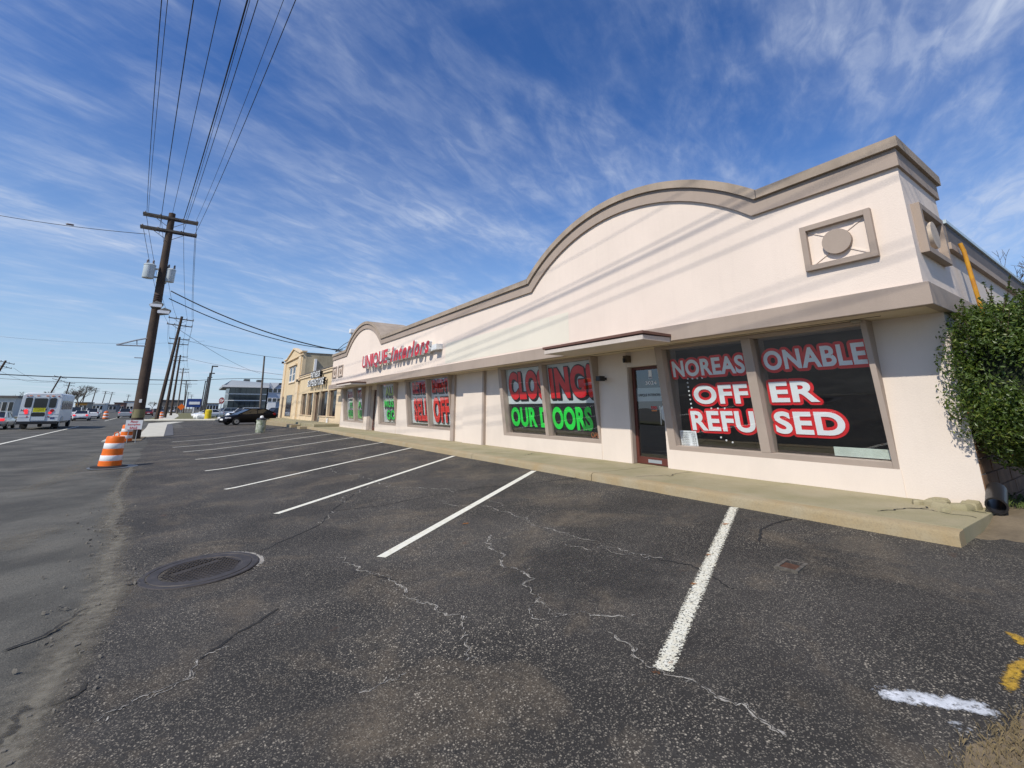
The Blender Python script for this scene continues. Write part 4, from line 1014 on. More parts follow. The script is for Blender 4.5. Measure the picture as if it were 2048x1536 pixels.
A = onY(338, 597, 36.1); B = Vector((10.2, 41.5, 5.1)); tag(MB().tube(span(A, B, .7, 30), .03, 6).build('service_cable', wirem, smooth=60), 'lower sagging service cable from the near pole to the cream shop', 'cable')
for k in range(3):
    a = mastp + Vector((-.1, -.1, -.1-.35*k)); tag(MB().tube([a, a+Vector((-.5, -.1, -.35+.1*k)), mastp + Vector((-1.1, .1, -1.0))], .02, 6).build('drip_loop', wirem, smooth=60), ['upper', 'middle', 'lower'][k] + ' drip loop joining the service cable to the roof mast', 'cable')
gy = cable((-40, 424), 42, (293, 468), 36.3, .15, .018, 'thin guy wire reaching the near pole from the left picture edge')
c0 = onY(140, 449, 39.2); tag(MB().lathe([(.03, -.2), (.06, -.15), (.06, .15), (.03, .2)], c0, 8, 'x').build('strain_insulator', porc, smooth=50), 'small dark strain insulator on the thin guy wire', 'insulator')
cable((-30, 747), 110, (395, 761), 110, .2, .085, 'thick dark cable crossing the road low over the minibus')
cable((395, 761), 110, (566, 759), 110, -.3, .05, 'dark cable continuing over the glass building roof')
cable((-30, 755), 112, (395, 768), 112, .4, .03, 'thin lower cable crossing the road over the minibus')
cable((-20, 671), 150, (410, 682), 150, 1.2, .02, 'very thin high wire crossing the sky behind the near pole')
cable((370, 680), 100, (566, 717), 70, .3, .025, 'upper wire running from the third pole to the gabled tower')
cable((365, 714), 133, (566, 750), 75, .3, .025, 'lower wire running from the fourth pole to the gabled tower')
cable((345, 650), 60, (520, 747), 118, .6, .02, 'thin drooping wire down to the bare wooden pole')

# ================================================================== FAR SIDE OF THE DRIVEWAY
def patchz(name, pts, z, m, kind='structure', th=.12):
    return tag(MB().prism([(x, y, z-th) for x, y in pts], (0, 0, th)).build(name, m), kind=kind)
def patchg(name, pts, off, m):
    n = len(pts); mb = MB(); mb.add([(x, y, zg(x, y)+off-.2) for x, y in pts] + [(x, y, zg(x, y)+off) for x, y in pts], [tuple(range(n, 2*n))] + [(i, (i+1) % n, n+(i+1) % n, n+i) for i in range(n)]); return tag(mb.build(name, m), kind='structure')
aw = patchg('driveway_apron', [(-2.85, 38.6), (-1.45, 38.3), (-1.9, 52), (-2.3, 64.5), (-.9, 74.2), (-2.2, 75.5), (-4.3, 70), (-3.5, 55)], .035, conc_w)
patchg('asphalt_apron', [(-1.44, 38.4), (-.95, 38.8), (-1.5, 55), (-1.85, 64.2), (-2.28, 64.5), (-1.88, 52)], .028, conc_g)
patchz('island', [(-5.3, 79.6), (2.6, 76), (9, 78), (11, 100), (4, 135), (-1, 200), (-8, 200)], -1.57, turf)
kb = MB().tube([(-5.4, 79.4, -1.58), (2.5, 75.8, -1.55), (9, 77.6, -1.55)], .16, 8).build('kerb', conc_w); tag(kb, kind='structure')
patchz('footpath', [(-4.3, 84), (-2.4, 83.4), (-2.6, 120), (-4.6, 190), (-7.2, 190)], -1.562, conc_w, th=.05)
patchg('edge_kerb', [(-4.0, 34), (-3.75, 34), (-4.6, 60), (-5.0, 60)], .05, conc_w)
patchg('pole_verge', [(-3.7, 33.2), (-2.3, 34.2), (-2.4, 38.5), (-3.3, 50), (-4.5, 60)], .02, dirt)
patchz('median_kerb', [(-21, 60), (-20.4, 60), (-27, 190), (-27.6, 190)], -1.58, conc_w)
patchz('far_verge', [(-27, 30), (-21.5, 30), (-22.2, 60), (-34, 260), (-60, 260)], -1.6, turf)
patchz('far_lot', [(11.5, 60), (45, 60), (45, 160), (4.5, 160), (11, 100)], -1.6, conc_g, th=.1)
for i, (u, v, y) in enumerate(((397, 826, 86), (404, 831, 82))):
    c = onY(u, v, y); lump((c.x, y, -1.25), (.75, .55, .42), 31+i, mat('white_sack', (.74,.74,.70), .8, var=.05), 'planter_sack', ('left' if i == 0 else 'right') + ' white sack on the grass island beside the yellow footing', .9)
    COL.objects[-1]['category'] = 'sack'; COL.objects[-1]['group'] = 'white sacks on the island'
c = onY(415, 838, 80)
yb = tag(MB().lathe([(.30, 0), (.42, .1), (.42, 1.3), (.3, 1.42), (.28, 1.42)], (0,0,0), 14).build('yellow_bin', mat('yellow_plastic', (.70,.52,.02), .5), smooth=35), 'yellow bin on the grass island by the stop sign', 'bin'); yb.location = (c.x, 80, -1.57)
# stop sign
c = onY(437, 845, 70); ss = thing('stop_sign', 'dark red stop sign turned away beside the white pickup', 'sign', (c.x, 70, -1.57), R(-48))
MB().tube([(0,0,0), (0,0,2.9)], .04, 8).build('post', galv, ss, local=True)
MB().prism([(.44*math.cos(R(22.5+45*k)), -.03, 2.55+.44*math.sin(R(22.5+45*k))) for k in range(8)], (0, .02, 0)).build('plate', mat('stop_red', (.16,.018,.02), .5), ss, local=True)
put_text(MB(), 'STOP', lambda s, t, e: (-.3+.6*s, -.034, 2.42+.26*t), .01).build('lettering', signw, ss, local=True)
c = onY(388, 812, 190); bs = thing('blue_sign', 'blue and white roadside sign on a white post beyond the island', 'sign', (c.x, 190, -1.6))
MB().box(c.x-.2, c.x+.2, 189.8, 190.2, -1.6, .6).build('post', white_t, bs); MB().box(c.x-2.2, c.x+2.2, 189.8, 190.2, .4, 3.2).build('panel', mat('blue_panel', (.03,.07,.25), .5), bs); MB().box(c.x-1.5, c.x+1.5, 189.7, 189.79, 1.3, 2.2).build('lettering', signw, bs)
c = onY(363, 812, 160); ws = thing('work_sign', 'orange diamond roadworks sign by the far poles', 'sign', (c.x, 160, -1.6))
MB().tube([(c.x, 160, -1.6), (c.x, 160, .2)], .06, 6).build('post', galv, ws); MB().prism([(c.x-.9, 159.8, .4), (c.x, 159.8, -.5), (c.x+.9, 159.8, .4), (c.x, 159.8, 1.3)], (0, .06, 0)).build('plate', orange, ws)

# glass-fronted showroom
sh = thing('showroom', 'grey glass-fronted showroom with white eaves behind the black hatchback', 'building', (12, 156, -1.6))
gy_ = 150
def gX(u, y=150): return onY(u, 800, y).x
xa, xb, xc, xd = gX(451), gX(457), gX(532), gX(568)
zt = lambda v: onY(490, v, 150).z
MB().box(xb, xc, 150.3, 175, -1.7, zt(774)).build('core', mat('showroom_glass_dark', (.03,.038,.042), .1, var=.3, vs=.25, spec=.8), sh)
glm = mat('showroom_glass', (.055, .07, .075), .08, var=.5, vs=.35, spec=.9, col2=(.02,.024,.026))
for r, (v0, v1) in enumerate(((846, 824), (822, 802), (800, 789), (787, 775))):
    for k in range(7):
        a, b2 = lerp(xb, xc, k/7), lerp(xb, xc, (k+1)/7)
        MB().box(a+.06, b2-.06, 150.1, 150.3, max(-1.6, zt(v0)), zt(v1)).build('pane', glm, sh)
    MB().prism([(xa, 155, max(-1.6, zt(v0))), (xb-.1, 150.2, max(-1.6, zt(v0))), (xb-.1, 150.2, zt(v1)), (xa, 155, zt(v1))], (.2, .1, 0)).build('pane', glm, sh)
for v in (823, 801, 788): MB().box(xa, xc, 150.0, 150.32, zt(v)-.12, zt(v)+.12).build('transom', white_t, sh)
MB().prism([(xa-1.2, 149, zt(776)), (xa-1.2, 149, zt(772)), (xb+.2, 152, zt(760)), (xc+.3, 152, zt(764)), (xc+.3, 149, zt(771)), (xc+.3, 149, zt(775))], (0, 24, 0)).build('roof', mat('grey_roof', (.30,.33,.35), .7, var=.05, vs=.3), sh)
MB().box(xa-1.4, xc+.3, 148.6, 149, zt(775), zt(771)).build('eaves_board', white_t, sh)
for u0, u1, v in ((486, 498, 756), (513, 526, 757)): MB().box(gX(u0), gX(u1), 155, 158, zt(764), zt(v)).build('rooftop_unit', mat('unit_grey', (.10,.11,.11), .7), sh)
wg = thing('office_wing', 'pale grey office wing with six windows beside the glass showroom', 'building', (gX(550), 152, -1.6))
pale = mat('pale_panel', (.40, .44, .50), .7, var=.04, vs=.3)
MB().box(xc+.35, xd, 150, 170, -1.7, zt(764)).build('wall', pale, wg)
MB().prism([(gX(537), 149.9, zt(764)), (gX(545), 149.9, zt(776)), (gX(553), 149.9, zt(768)), (gX(553), 149.9, zt(764))], (0, -.25, 0)).build('white_gable', white_t, wg)
MB().box(gX(536), gX(552), 149.3, 149.99, -1.6, zt(795)).build('porch', white_t, wg)
for u in (535, 544.5, 553.5):
    for v0, v1 in ((776, 784), (796, 803)):
        y0 = 149.9 if v0 < 790 else 149.25
        f = MB().box(gX(u)-.1, gX(u+7)+.1, y0, y0+.08, zt(v1)-.1, zt(v0)+.1).build('window', white_t, wg); MB().box(gX(u), gX(u+7), y0-.03, y0-.002, zt(v1), zt(v0)).build('pane', dark_g, f)

# low buildings across the road and far down it
def low(name, u0, u1, vt, y, m, label, roof=None, dep=12, nwin=4, stripe=None):
    a = onY(u0, 820, y).x; b = onY(u1, 820, y).x; z = onY((u0+u1)/2, vt, y).z
    t = thing(name, label, 'building', ((a+b)/2, y, -1.7))
    MB().box(a, b, y, y+dep, -1.8, z).build('wall', m, t)
    MB().box(a-.3, b+.3, y-.3, y+dep+.3, z+.002, z+.35).build('roof', roof or roofedge, t)
    for k in range(nwin):
        c = lerp(a, b, (k+.5)/nwin); w = (b-a)/nwin*.33; f = MB().box(c-w-.08, c+w+.08, y-.06, y-.002, -.5, min(z-.4, 1.2)).build('window', white_t, t); MB().box(c-w, c+w, y-.09, y-.062, -.42, min(z-.48, 1.12)).build('pane', dark_g, f)
    if stripe: MB().box(a, b, y-.12, y-.003, z-.75, z-.05).build('sign_band', stripe, t)
    return t
tan = mat('tan_wall', (.36,.32,.26), .85, var=.1, vs=.3); wht = mat('white_wall', (.60,.60,.57), .85, var=.06, vs=.3); brk = mat('brick_far', (.24,.12,.085), .9, var=.15, vs=.6); gry = mat('grey_wall', (.26,.26,.26), .85, var=.1, vs=.4)
low('low_store', -40, 26, 795, 120, wht, 'long white low store at the left picture edge behind the silver car', nwin=5)
low('diner', 148, 172, 806, 230, tan, 'tan low building with orange sign band right of the minibus', stripe=mat('orange_band', (.45,.22,.03), .7), nwin=3)
low('strip_shop', 176, 205, 808, 260, wht, 'white roofed low shop behind the white sedan', roof=white_t)
low('motor_shop', 200, 232, 810, 300, gry, 'grey low shop behind the far orange drum')
low('brick_shop', 226, 246, 806, 320, brk, 'small brick shop left of the silver sport utility car')
low('white_house', 244, 272, 803, 340, wht, 'white house with grey roof left of the near pole')
low('warehouse', 318, 362, 801, 300, mat('dark_block', (.13,.12,.11), .85, var=.1, vs=.3), 'dark flat-roofed warehouse seen between the shop-side poles', dep=30, nwin=6)
low('distant_shop', 384, 412, 812, 330, gry, 'distant grey shop behind the blue sign')
low('container_shop', 412, 436, 808, 210, mat('pale_blue_wall', (.38,.43,.48), .8, var=.05), 'pale blue-grey low unit behind the stop sign')

# ================================================================== TREES
def bare_tree(base, h, seed, label, spread=.6, depth=6, r0=None, group='bare trees', twr=.0):
    rnd = random.Random(seed); t = thing('bare_tree', label, 'tree', base, 0, group)
    trunk = MB(); crown = MB()
    def grow(p, d, l, r, k):
        q = p + d*l
        (trunk if k > depth-2 else crown).tube([p, p.lerp(q, .5) + Vector((rnd.gauss(0, l*.04), rnd.gauss(0, l*.04), 0)), q], [r, r*.85, r*.7], 5 if k < depth-1 else 8, False)
        if k == 0: return
        for i in range(3 if k > 1 else 3):
            a = rnd.uniform(0, 6.28); s = rnd.uniform(.25, spread)
            dd = (d + Vector((math.cos(a)*s, math.sin(a)*s, rnd.uniform(-.1, .25)))).normalized(); grow(q if i else p.lerp(q, rnd.uniform(.6, 1)), dd, l*rnd.uniform(.62, .84), max(twr, r*rnd.uniform(.5, .66)), k-1)
    grow(Vector(base), Vector((rnd.gauss(0,.05), rnd.gauss(0,.05), 1)), h*.2, r0 or h*.022, depth)
    trunk.build('trunk', barkg, t, smooth=60); crown.build('crown', barkg, t)
    return t
for u, vt_, y, l, s in ((150, 771, 215, 'largest bare tree across the road right of the minibus', 3), (128, 778, 235, 'bare tree just above the minibus roof', 4), (85, 781, 240, 'bare tree behind the left half of the minibus', 5), (20, 783, 190, 'bare tree behind the white low store', 6), (50, 786, 210, 'bare tree left of the minibus roof', 7), (300, 800, 420, 'far bare tree between the near pole and the second pole', 8), (205, 803, 400, 'far bare tree over the low shops', 9)):
    b = onY(u, 838, y); z = onY(u, vt_, y).z; bare_tree((b.x, y, -1.7), (z+1.7)*1.5, s, l, .95, 6, twr=.022)
rb = onX(2020, 560, 24); bare_tree((20.0, 2.24, -1.4), 8.39, 12, 'bare twiggy tree rising behind the shop roof at the right', .9, 7, twr=.006)
bare_tree((23.0, 2.04, -1.4), 9.54, 14, 'second bare tree behind the shop roof at the right picture edge', .9, 7, twr=.006)

def leaf_cloud(n, pick, size, normal_bias=None, rnd=random):
    mb = MB()
    for _ in range(n):
        p, nrm = pick(); s = size*rnd.uniform(.65, 1.25)
        d = Vector((rnd.gauss(0,1), rnd.gauss(0,1), rnd.gauss(0,1))) + nrm*1.1; d.normalize()
        a = d.cross(Vector((rnd.gauss(0,1), rnd.gauss(0,1), rnd.gauss(0,1)))); a.normalize(); b = d.cross(a)
        mb.add([p - a*s, p + b*s*.42 + d*s*.12, p + a*s, p - b*s*.42 + d*s*.12], [(0,1,2),(0,2,3)])
    return mb
# the big holly-like bush against the corner
bc = Vector((8.72, .97, .29)); br_ = Vector((.80, .88, 1.10))
bush = thing('evergreen_bush', 'dense dark green evergreen bush against the shop corner at the right', 'bush', (8.72, .97, -1.25))
rb_ = random.Random(5)
CL = []
for _ in range(165):
    t = rb_.uniform(0, 6.28); z = rb_.uniform(-1, 1); q = math.sqrt(1-z*z)
    CL.append((Vector((math.cos(t)*q, math.sin(t)*q, z)), rb_.uniform(.86, 1.09), rb_.uniform(.09, .17)))
def bush_pick():
    c, rk, sg_ = rb_.choice(CL); d = (c + Vector((rb_.gauss(0,sg_), rb_.gauss(0,sg_), rb_.gauss(0,sg_))))
    rr = rk*rb_.uniform(.80, 1.03) - .25*(d.normalized()-c).length; d = d.normalized()*max(.80, rr)
    q = (abs(d.x)**3.2 + abs(d.y)**3.2 + abs(d.z)**3.2)**(1/3.2)/max(.01, d.length); d = d*(.5/q+.5)*1.02; k = 1 if d.z > -.5 else 1+.45*(d.z+.5)
    return bc + Vector((d.x*br_.x*k, d.y*br_.y*k, d.z*br_.z)), d
leaf_cloud(30000, bush_pick, .027, rnd=rb_).build('foliage', leaf, bush)
leaf_cloud(4200, lambda: (lambda p: (bc + (p[0]-bc)*1.02, p[1]))(bush_pick()), .027, rnd=rb_).build('young_foliage', leafy, bush)
def inner_pick():
    q, d = bush_pick(); return bc + (q-bc)*rb_.uniform(.72, .9), d
leaf_cloud(12000, inner_pick, .034, rnd=rb_).build('inner_foliage', leaf, bush)
leaf_cloud(160, bush_pick, .03, rnd=rb_).build('dead_leaves', mat('dead_leaf', (.22,.10,.03), .8), bush)
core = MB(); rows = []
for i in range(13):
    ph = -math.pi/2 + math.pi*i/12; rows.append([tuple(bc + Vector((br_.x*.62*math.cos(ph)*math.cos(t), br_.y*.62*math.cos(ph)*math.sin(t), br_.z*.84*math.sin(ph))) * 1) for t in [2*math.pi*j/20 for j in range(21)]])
core.grid(rows).build('inner_shade', mat('inner_shade_dark', (.012,.018,.006), .95), bush, smooth=60)  # added dark blob, coloured as the shade deep inside the bush
tp_ = MB(); lf = []
for i in range(46):
    a = rb_.uniform(0, 6.28); q = rb_.uniform(.1, .85); p = bc + Vector((math.cos(a)*q*br_.x, math.sin(a)*q*br_.y, br_.z*math.sqrt(1-q*q)*.95)); tip = p + Vector((rb_.uniform(-.12,.12), rb_.uniform(-.12,.12), rb_.uniform(.14,.45)))
    tp_.tube([p, tip], [.006, .003], 5); lf += [(p.lerp(tip, rb_.random()), (tip-p).normalized()) for _ in range(26)]
for i in range(34):
    a = rb_.uniform(2.4, 4.4); z = rb_.uniform(-.7, .8); q = math.sqrt(1-z*z); p = bc + Vector((math.cos(a)*q*br_.x, math.sin(a)*q*br_.y, z*br_.z)); tip = p + Vector((math.cos(a)*.2, math.sin(a)*.2, rb_.uniform(0, .15)))
    tp_.tube([p, tip], [.006, .003], 5); lf += [(p.lerp(tip, rb_.random()), (tip-p).normalized()) for _ in range(22)]
it = iter(lf); leaf_cloud(len(lf), lambda: next(it), .030, rnd=rb_).build('shoot_leaves', leaf, bush); tp_.build('shoots', twig, bush)['kind'] = 'stuff'
st = MB()
for k in range(5): st.tube([(8.65+.08*k, .95+.06*math.sin(k*2), -1.3), (8.5+.13*k, .95+.1*math.sin(k*3), -.5)], [.03, .022], 6)
st.build('stems', twig, bush)
# black corrugated drain pipe end
dp = MB(); prof = []
A0 = Vector((8.50, 1.52, -1.0)); A1 = Vector((8.02, 1.47, -1.13))
outer = [A0 + (A1-A0)*(i/14) for i in range(15)]
dp.tube(outer, [.095 + (.004 if i % 2 else 0) for i in range(15)], 18, False); dp.tube([outer[-1], outer[0].lerp(outer[-1], .3)], .082, 18, False)
ringd = (A1-A0).normalized(); u_ = ringd.cross(Vector((0,0,1))).normalized(); v_ = ringd.cross(u_)
n0 = len(dp.v); dp.v += [tuple(A1 + (u_*math.cos(t) + v_*math.sin(t))*r) for r in (.101, .082) for t in [2*math.pi*k/18 for k in range(18)]]; dp.f += [(n0+k, n0+(k+1) % 18, n0+18+(k+1) % 18, n0+18+k) for k in range(18)]
o = dp.build('drain_pipe', mat('black_pipe', (.022,.021,.022), .38, var=.15, vs=20), smooth=40); tag(o, 'short black plastic drain pipe lying at the sidewalk end', 'pipe')

# ================================================================== DRUMS, TRASH CAN, YARD SIGN
def drum(loc, label, s=1.0, base=True, rz=0, tilt=0):
    t = thing('traffic_drum', label, 'traffic drum', loc, 0, 'orange traffic drums'); t.rotation_euler = (0, tilt, rz); t.scale = (s, s, s); ORG[t.name] = (0,0,0)
    P = [(.29, .0), (.285, .19), (.275, .2), (.27, .37), (.262, .38), (.255, .55), (.247, .56), (.243, .73), (.235, .74), (.23, .9), (.21, .93), (.06, .945)]
    MB().lathe(P, seg=28).build('body', orange, t, smooth=35, local=True)
    for a, b, r0, r1 in ((.205, .365, .277, .272), (.565, .725, .249, .245)): MB().lathe([(r0+.001, a), (r0+.004, a+.005), (r1+.004, b-.005), (r1+.001, b)], seg=28).build('white_band', refl_w, t, smooth=35, local=True)
    MB().lathe([(.46, -.01), (.46, .035), (.31, .05), (.3, .055)], seg=24).build('rubber_base', rubber, t, smooth=35, local=True)
    MB().tube([(-.05, 0, .94), (-.05, 0, 1.03), (.02, 0, 1.06), (.06, 0, 1.0), (.05, 0, .94)], .016, 6).build('handle', orange, t, local=True)
    return t
c = onG(218, 935); drum((c.x, c.y, zg(c.x, c.y)+.01), 'nearest orange and white traffic drum on the edge of the lot', 1.0, tilt=R(1.5))
pl = MB().lathe([(.62, 0), (.62, .012), (.61, .015)], (c.x+.10, c.y-.05, zg(c.x, c.y)+.006), 28).build('steel_plate', mat('wet_plate', (.12,.125,.13), .45, var=.2, vs=6), smooth=40); tag(pl, 'flat grey round plate under the nearest traffic drum', 'plate')
drum((-2.95, 33.6, zg(-2.95, 33.6)), 'traffic drum half hidden behind the white yard sale sign', 1.0)
c = onG(210, 838); drum((c.x, c.y, -1.72), 'far orange drum across the road behind the white sedan', 1.3)
c = onG(329, 836); drum((c.x, 96, -1.7), 'far orange drum beside the third shop-side pole', 1.2)
ys_ = thing('yard_sign', 'white yard sign with red letters in front of the near pole', 'sign', (-2.62, 32.6, zg(-2.62, 32.6)))
for dx in (-.18, .18): MB().tube([(-2.62+dx, 32.6, -1.85), (-2.62+dx, 32.6, -1.05)], .018, 6).build('stake', galv, ys_)
zc = onY(268, 850, 32.6); MB().box(zc.x-.36, zc.x+.36, 32.57, 32.6, zc.z-.24, zc.z+.26).build('board', signw, ys_)
for i, w in enumerate(('Floor', 'Samples', 'SALE')): put_text(MB(), w, lambda s, t, e, i=i, w=w: (zc.x + (-.5+s)*(.32 if w != 'Samples' else .54), 32.565, zc.z+.12-.16*i+.115*t), .02).build('lettering', signred, ys_)
put_text(MB(), 'UNIQUE INTERIORS', lambda s, t, e: (zc.x + (-.5+s)*.6, 32.565, zc.z-.245+.035*t), .0).build('lettering', signred, ys_)
c = onG(520, 865); tcn = thing('trash_can', 'weathered green and white trash can at the end of the last bay line', 'trash can', (c.x, c.y, zg(c.x, c.y)))
tl = MB().lathe([(.27, 0), (.29, .06), (.29, .74), (.31, .76), (.31, .8), (.26, .8), (.25, .3)], seg=20).build('body', mat('peeling_green', (.52,.54,.45), .8, vs=7, col2=(.09,.13,.035)), tcn, smooth=35, local=True)
MB().lathe([(.30, .80), (.27, .90), (.12, .95), (.1, .95)], seg=18).build('lid', blackm, tcn, smooth=35, local=True); MB().lathe([(.12, .95), (.1, 1.05), (.04, 1.08)], seg=12).build('bag_top', signw, tcn, smooth=35, local=True)

# ================================================================== VEHICLES
def loft(mb, st, ring):
    """st: stations; ring(station) -> closed list of points"""
    rows = [ring(s) for s in st]; n = len(rows[0]); n0 = len(mb.v)
    for r in rows: mb.v += [tuple(p) for p in r]
    for i in range(len(rows)-1):
        for j in range(n): q = n0+i*n; mb.f.append((q+j, q+(j+1) % n, q+n+(j+1) % n, q+n+j))
    mb.f.append(tuple(n0+j for j in range(n))[::-1]); q = n0+(len(rows)-1)*n; mb.f.append(tuple(q+j for j in range(n)))
    return mb
CARS = {
 # x from front (+) to rear (-): (x, z_bottom, z_top, half width) ; greenhouse: base x front/rear, roof x front/rear, belt z front/rear, roof z
 'sedan': dict(st=[(2.35,.32,.55,.62),(2.25,.22,.70,.78),(1.7,.20,.84,.89),(.95,.20,.93,.91),(-.2,.20,.95,.92),(-1.3,.20,.97,.92),(-1.9,.22,.99,.89),(-2.3,.30,.96,.80),(-2.38,.38,.70,.72)], gh=(1.0,-1.75,.25,-1.05,.93,.97,1.44,.80,.62), wb=(1.42,-1.38), wr=.33),
 'hatch': dict(st=[(2.22,.34,.52,.60),(2.1,.22,.70,.78),(1.6,.20,.86,.87),(.95,.20,.98,.89),(-.2,.20,1.0,.90),(-1.3,.20,1.04,.90),(-1.95,.24,1.12,.86),(-2.18,.34,1.0,.80)], gh=(1.25,-2.0,.05,-1.1,.95,1.10,1.49,.80,.60), wb=(1.36,-1.36), wr=.32),
 'suv': dict(st=[(2.35,.42,.72,.68),(2.22,.30,.92,.84),(1.7,.28,1.05,.93),(1.0,.28,1.10,.95),(-.3,.28,1.12,.96),(-1.6,.28,1.14,.96),(-2.2,.32,1.14,.92),(-2.36,.42,.98,.86)], gh=(1.0,-2.28,.35,-2.0,1.10,1.14,1.72,.86,.70), wb=(1.42,-1.38), wr=.37),
 'van': dict(st=[(2.5,.42,.85,.72),(2.35,.30,1.0,.90),(1.9,.28,1.12,.96),(1.2,.28,1.2,.98),(-1.0,.28,1.2,.98),(-2.4,.30,1.2,.97),(-2.52,.42,1.05,.92)], gh=(1.75,-2.48,.9,-2.35,1.15,1.2,1.95,.94,.80), wb=(1.6,-1.5), wr=.37)}
def car(kind, loc, head, color, label, lit=False, group='vehicles on the road'):
    """head: direction the nose points (x, y)"""
    d = CARS[kind]; hx, hy = head; rz = math.atan2(hy, hx)
    t = thing('parked_car' if group != 'vehicles on the road' else 'car', label, 'car', loc, rz, group); ORG[t.name] = (0,0,0)
    def ring(s):
        x, b, tp, w = s; h = tp-b
        half = [(0.0, b), (w*.86, b), (w*.97, b+h*.22), (w, b+h*.5), (w*.965, b+h*.78), (w*.86, b+h*.95), (w*.55, tp)]
        return [(x, y, z) for y, z in half] + [(x, -y, z) for y, z in half[:0:-1]]
    body = loft(MB(), d['st'], ring).build('body', color, t, smooth=40, local=True)
    f0, r0, f1, r1, zb0, zb1, zr, w0, w1 = d['gh']
    B = [(f0, w0*.93, zb0-.03), (r0, w0*.9, zb1-.03), (r0, -w0*.9, zb1-.03), (f0, -w0*.93, zb0-.03)]; T = [(f1, w1, zr-.04), (r1, w1*.97, zr-.05), (r1, -w1*.97, zr-.05), (f1, -w1, zr-.04)]
    MB().add(B+T, [(0,1,5,4),(1,2,6,5),(2,3,7,6),(3,0,4,7),(4,5,6,7)]).build('windows', dark_g, t, local=True)
    m = (f1+r1)/2
    rf = MB().grid([[(x, y, z) for y, z in ((-w1*1.0, zr-.055), (-w1*.7, zr-.012), (0, zr), (w1*.7, zr-.012), (w1*1.0, zr-.055))] for x in (f1+.06, f1-.1, m, r1+.1, r1-.05)])
    rf.build('roof', color, t, smooth=60, local=True)
    pl = MB()
    for s in (-1, 1):
        pl.tube([(f0, s*w0*.935, zb0-.02), (f1, s*w1*1.0, zr-.045)], .035, 6); pl.tube([(r0, s*w0*.905, zb1-.02), (r1, s*w1*.975, zr-.055)], .05, 6); bx = lerp(f0, r0, .52); tx_ = lerp(f1, r1, .45); pl.tube([(bx, s*w0*.93, zb0), (tx_, s*w1*1.0, zr-.05)], .03, 6); pl.tube([(f1, s*w1, zr-.05), (r1, s*w1*.975, zr-.055)], .03, 6)
    pl.build('pillars', color, t, local=True)
    for x in d['wb']:
        for s in (-1, 1):
            yw = s*(d['st'][3][3]-.10); r = d['wr']
            w = MB().lathe([(r*.6, -.1), (r*.95, -.1), (r, -.07), (r, .07), (r*.95, .1), (r*.6, .1)], (x, yw, r), 20, 'y').build('wheel', rubber, t, smooth=35, local=True)
            MB().lathe([(r*.62, -.085), (r*.58, -.108 if s < 0 else -.09), (.05, -.10)], (x, yw, r), 14, 'y').build('rim', galv, w, local=True); MB().lathe([(r*.62, .085), (r*.58, .108), (.05, .10)], (x, yw, r), 14, 'y').build('rim', galv, w, local=True)
    sf, sr = d['st'][1], d['st'][-2]
    for s in (-1, 1):
        MB().obox((sf[0]-.12, s*sf[3]*.80, sf[2]-.08), (.22,-s*.05,.02), (.05*s,.14,0), (0,0,.07)).build('headlight', headl, t, bevel=.02, local=True)
        MB().obox((sr[0]-.03, s*sr[3]*.84, sr[2]-.18), (.10,0,0), (0,.13,0), (0,0,.10)).build('tail_light', taillit if lit else redlens, t, bevel=.02, local=True)
        MB().obox((f0-.15, s*(w0+.16), zb0+.06), (.08,0,0), (0,.09,0), (0,0,.06)).build('mirror', color, t, bevel=.02, local=True)
    MB().obox((sr[0]-.125, 0, sr[2]-.33), (.012,0,0), (0,.26,0), (0,0,.07)).build('number_plate', signw, t, local=True)
    MB().obox((d['st'][0][0]-.0, 0, .50), (.012,0,0), (0,.26,0), (0,0,.07)).build('number_plate', signw, t, local=True)
    MB().obox((sr[0]-.08, 0, .36), (.07,0,0), (0,sr[3]*.85,0), (0,0,.09)).build('bumper', blackm, t, bevel=.03, local=True)
    return t
cb = paint('car_black', (.006,.006,.008), .45, .03); cb.node_tree.nodes['Principled BSDF'].inputs['Specular IOR Level'].default_value = .12; cw = paint('car_white', (.74,.74,.73), .3); cs = paint('car_silver', (.36,.38,.40), .3); cblue = paint('car_slate', (.10,.14,.20), .3); cd = paint('car_charcoal', (.03,.032,.036), .25); cr = paint('car_red', (.25,.02,.02), .3)
hz = lambda x, y: zg(x, y)
hb = car('hatch', (4.75, 56.2, hz(4.75, 56.2)), (-.93, -.37), cb, 'black hatchback standing across the driveway in front of the cream shop', group='parked cars')
hb.scale = (1.16, 1.16, 1.12)
car('suv', (6.2, 82, -1.6), (-.9, -.44), cw, 'white sport utility car parked behind the black hatchback', group='parked cars')
car('suv', (10.9, 84, -1.6), (-.9, -.44), cd, 'dark car parked between the white one and the tower', group='parked cars')
car('sedan', (2.0, 98, -1.6), (-.9, -.44), cw, 'white car parked behind the yellow bin', group='parked cars')
car('suv', (5.0, 108, -1.6), (-.9, -.44), cs, 'silver car in the far lot left of the stop sign', group='parked cars')
RD = (-.07, .9975)
car('sedan', (-13.9, 58, -1.70), (-.07, .9975), cs, 'silver car cut by the left picture edge beside the minibus', True)
car('sedan', (-13.4, 91, -1.72), RD, cw, 'white sedan just right of the minibus', True)
car('van', (-17.4, 112, -1.70), RD, cw, 'white van half hidden behind the white sedan')
car('suv', (-14.6, 108, -1.70), RD, cw, 'white car showing past the right side of the white sedan')
car('suv', (-10.6, 112, -1.72), RD, cs, 'silver sport utility car left of the near pole', True)
car('sedan', (-13.5, 140, -1.72), RD, cblue, 'slate blue car just beyond the silver sport utility car')
car('sedan', (-9.0, 140, -1.72), RD, cr, 'dull red car right behind the near pole')
car('van', (-11.4, 168, -1.72), RD, cw, 'white van right of the near pole', True)
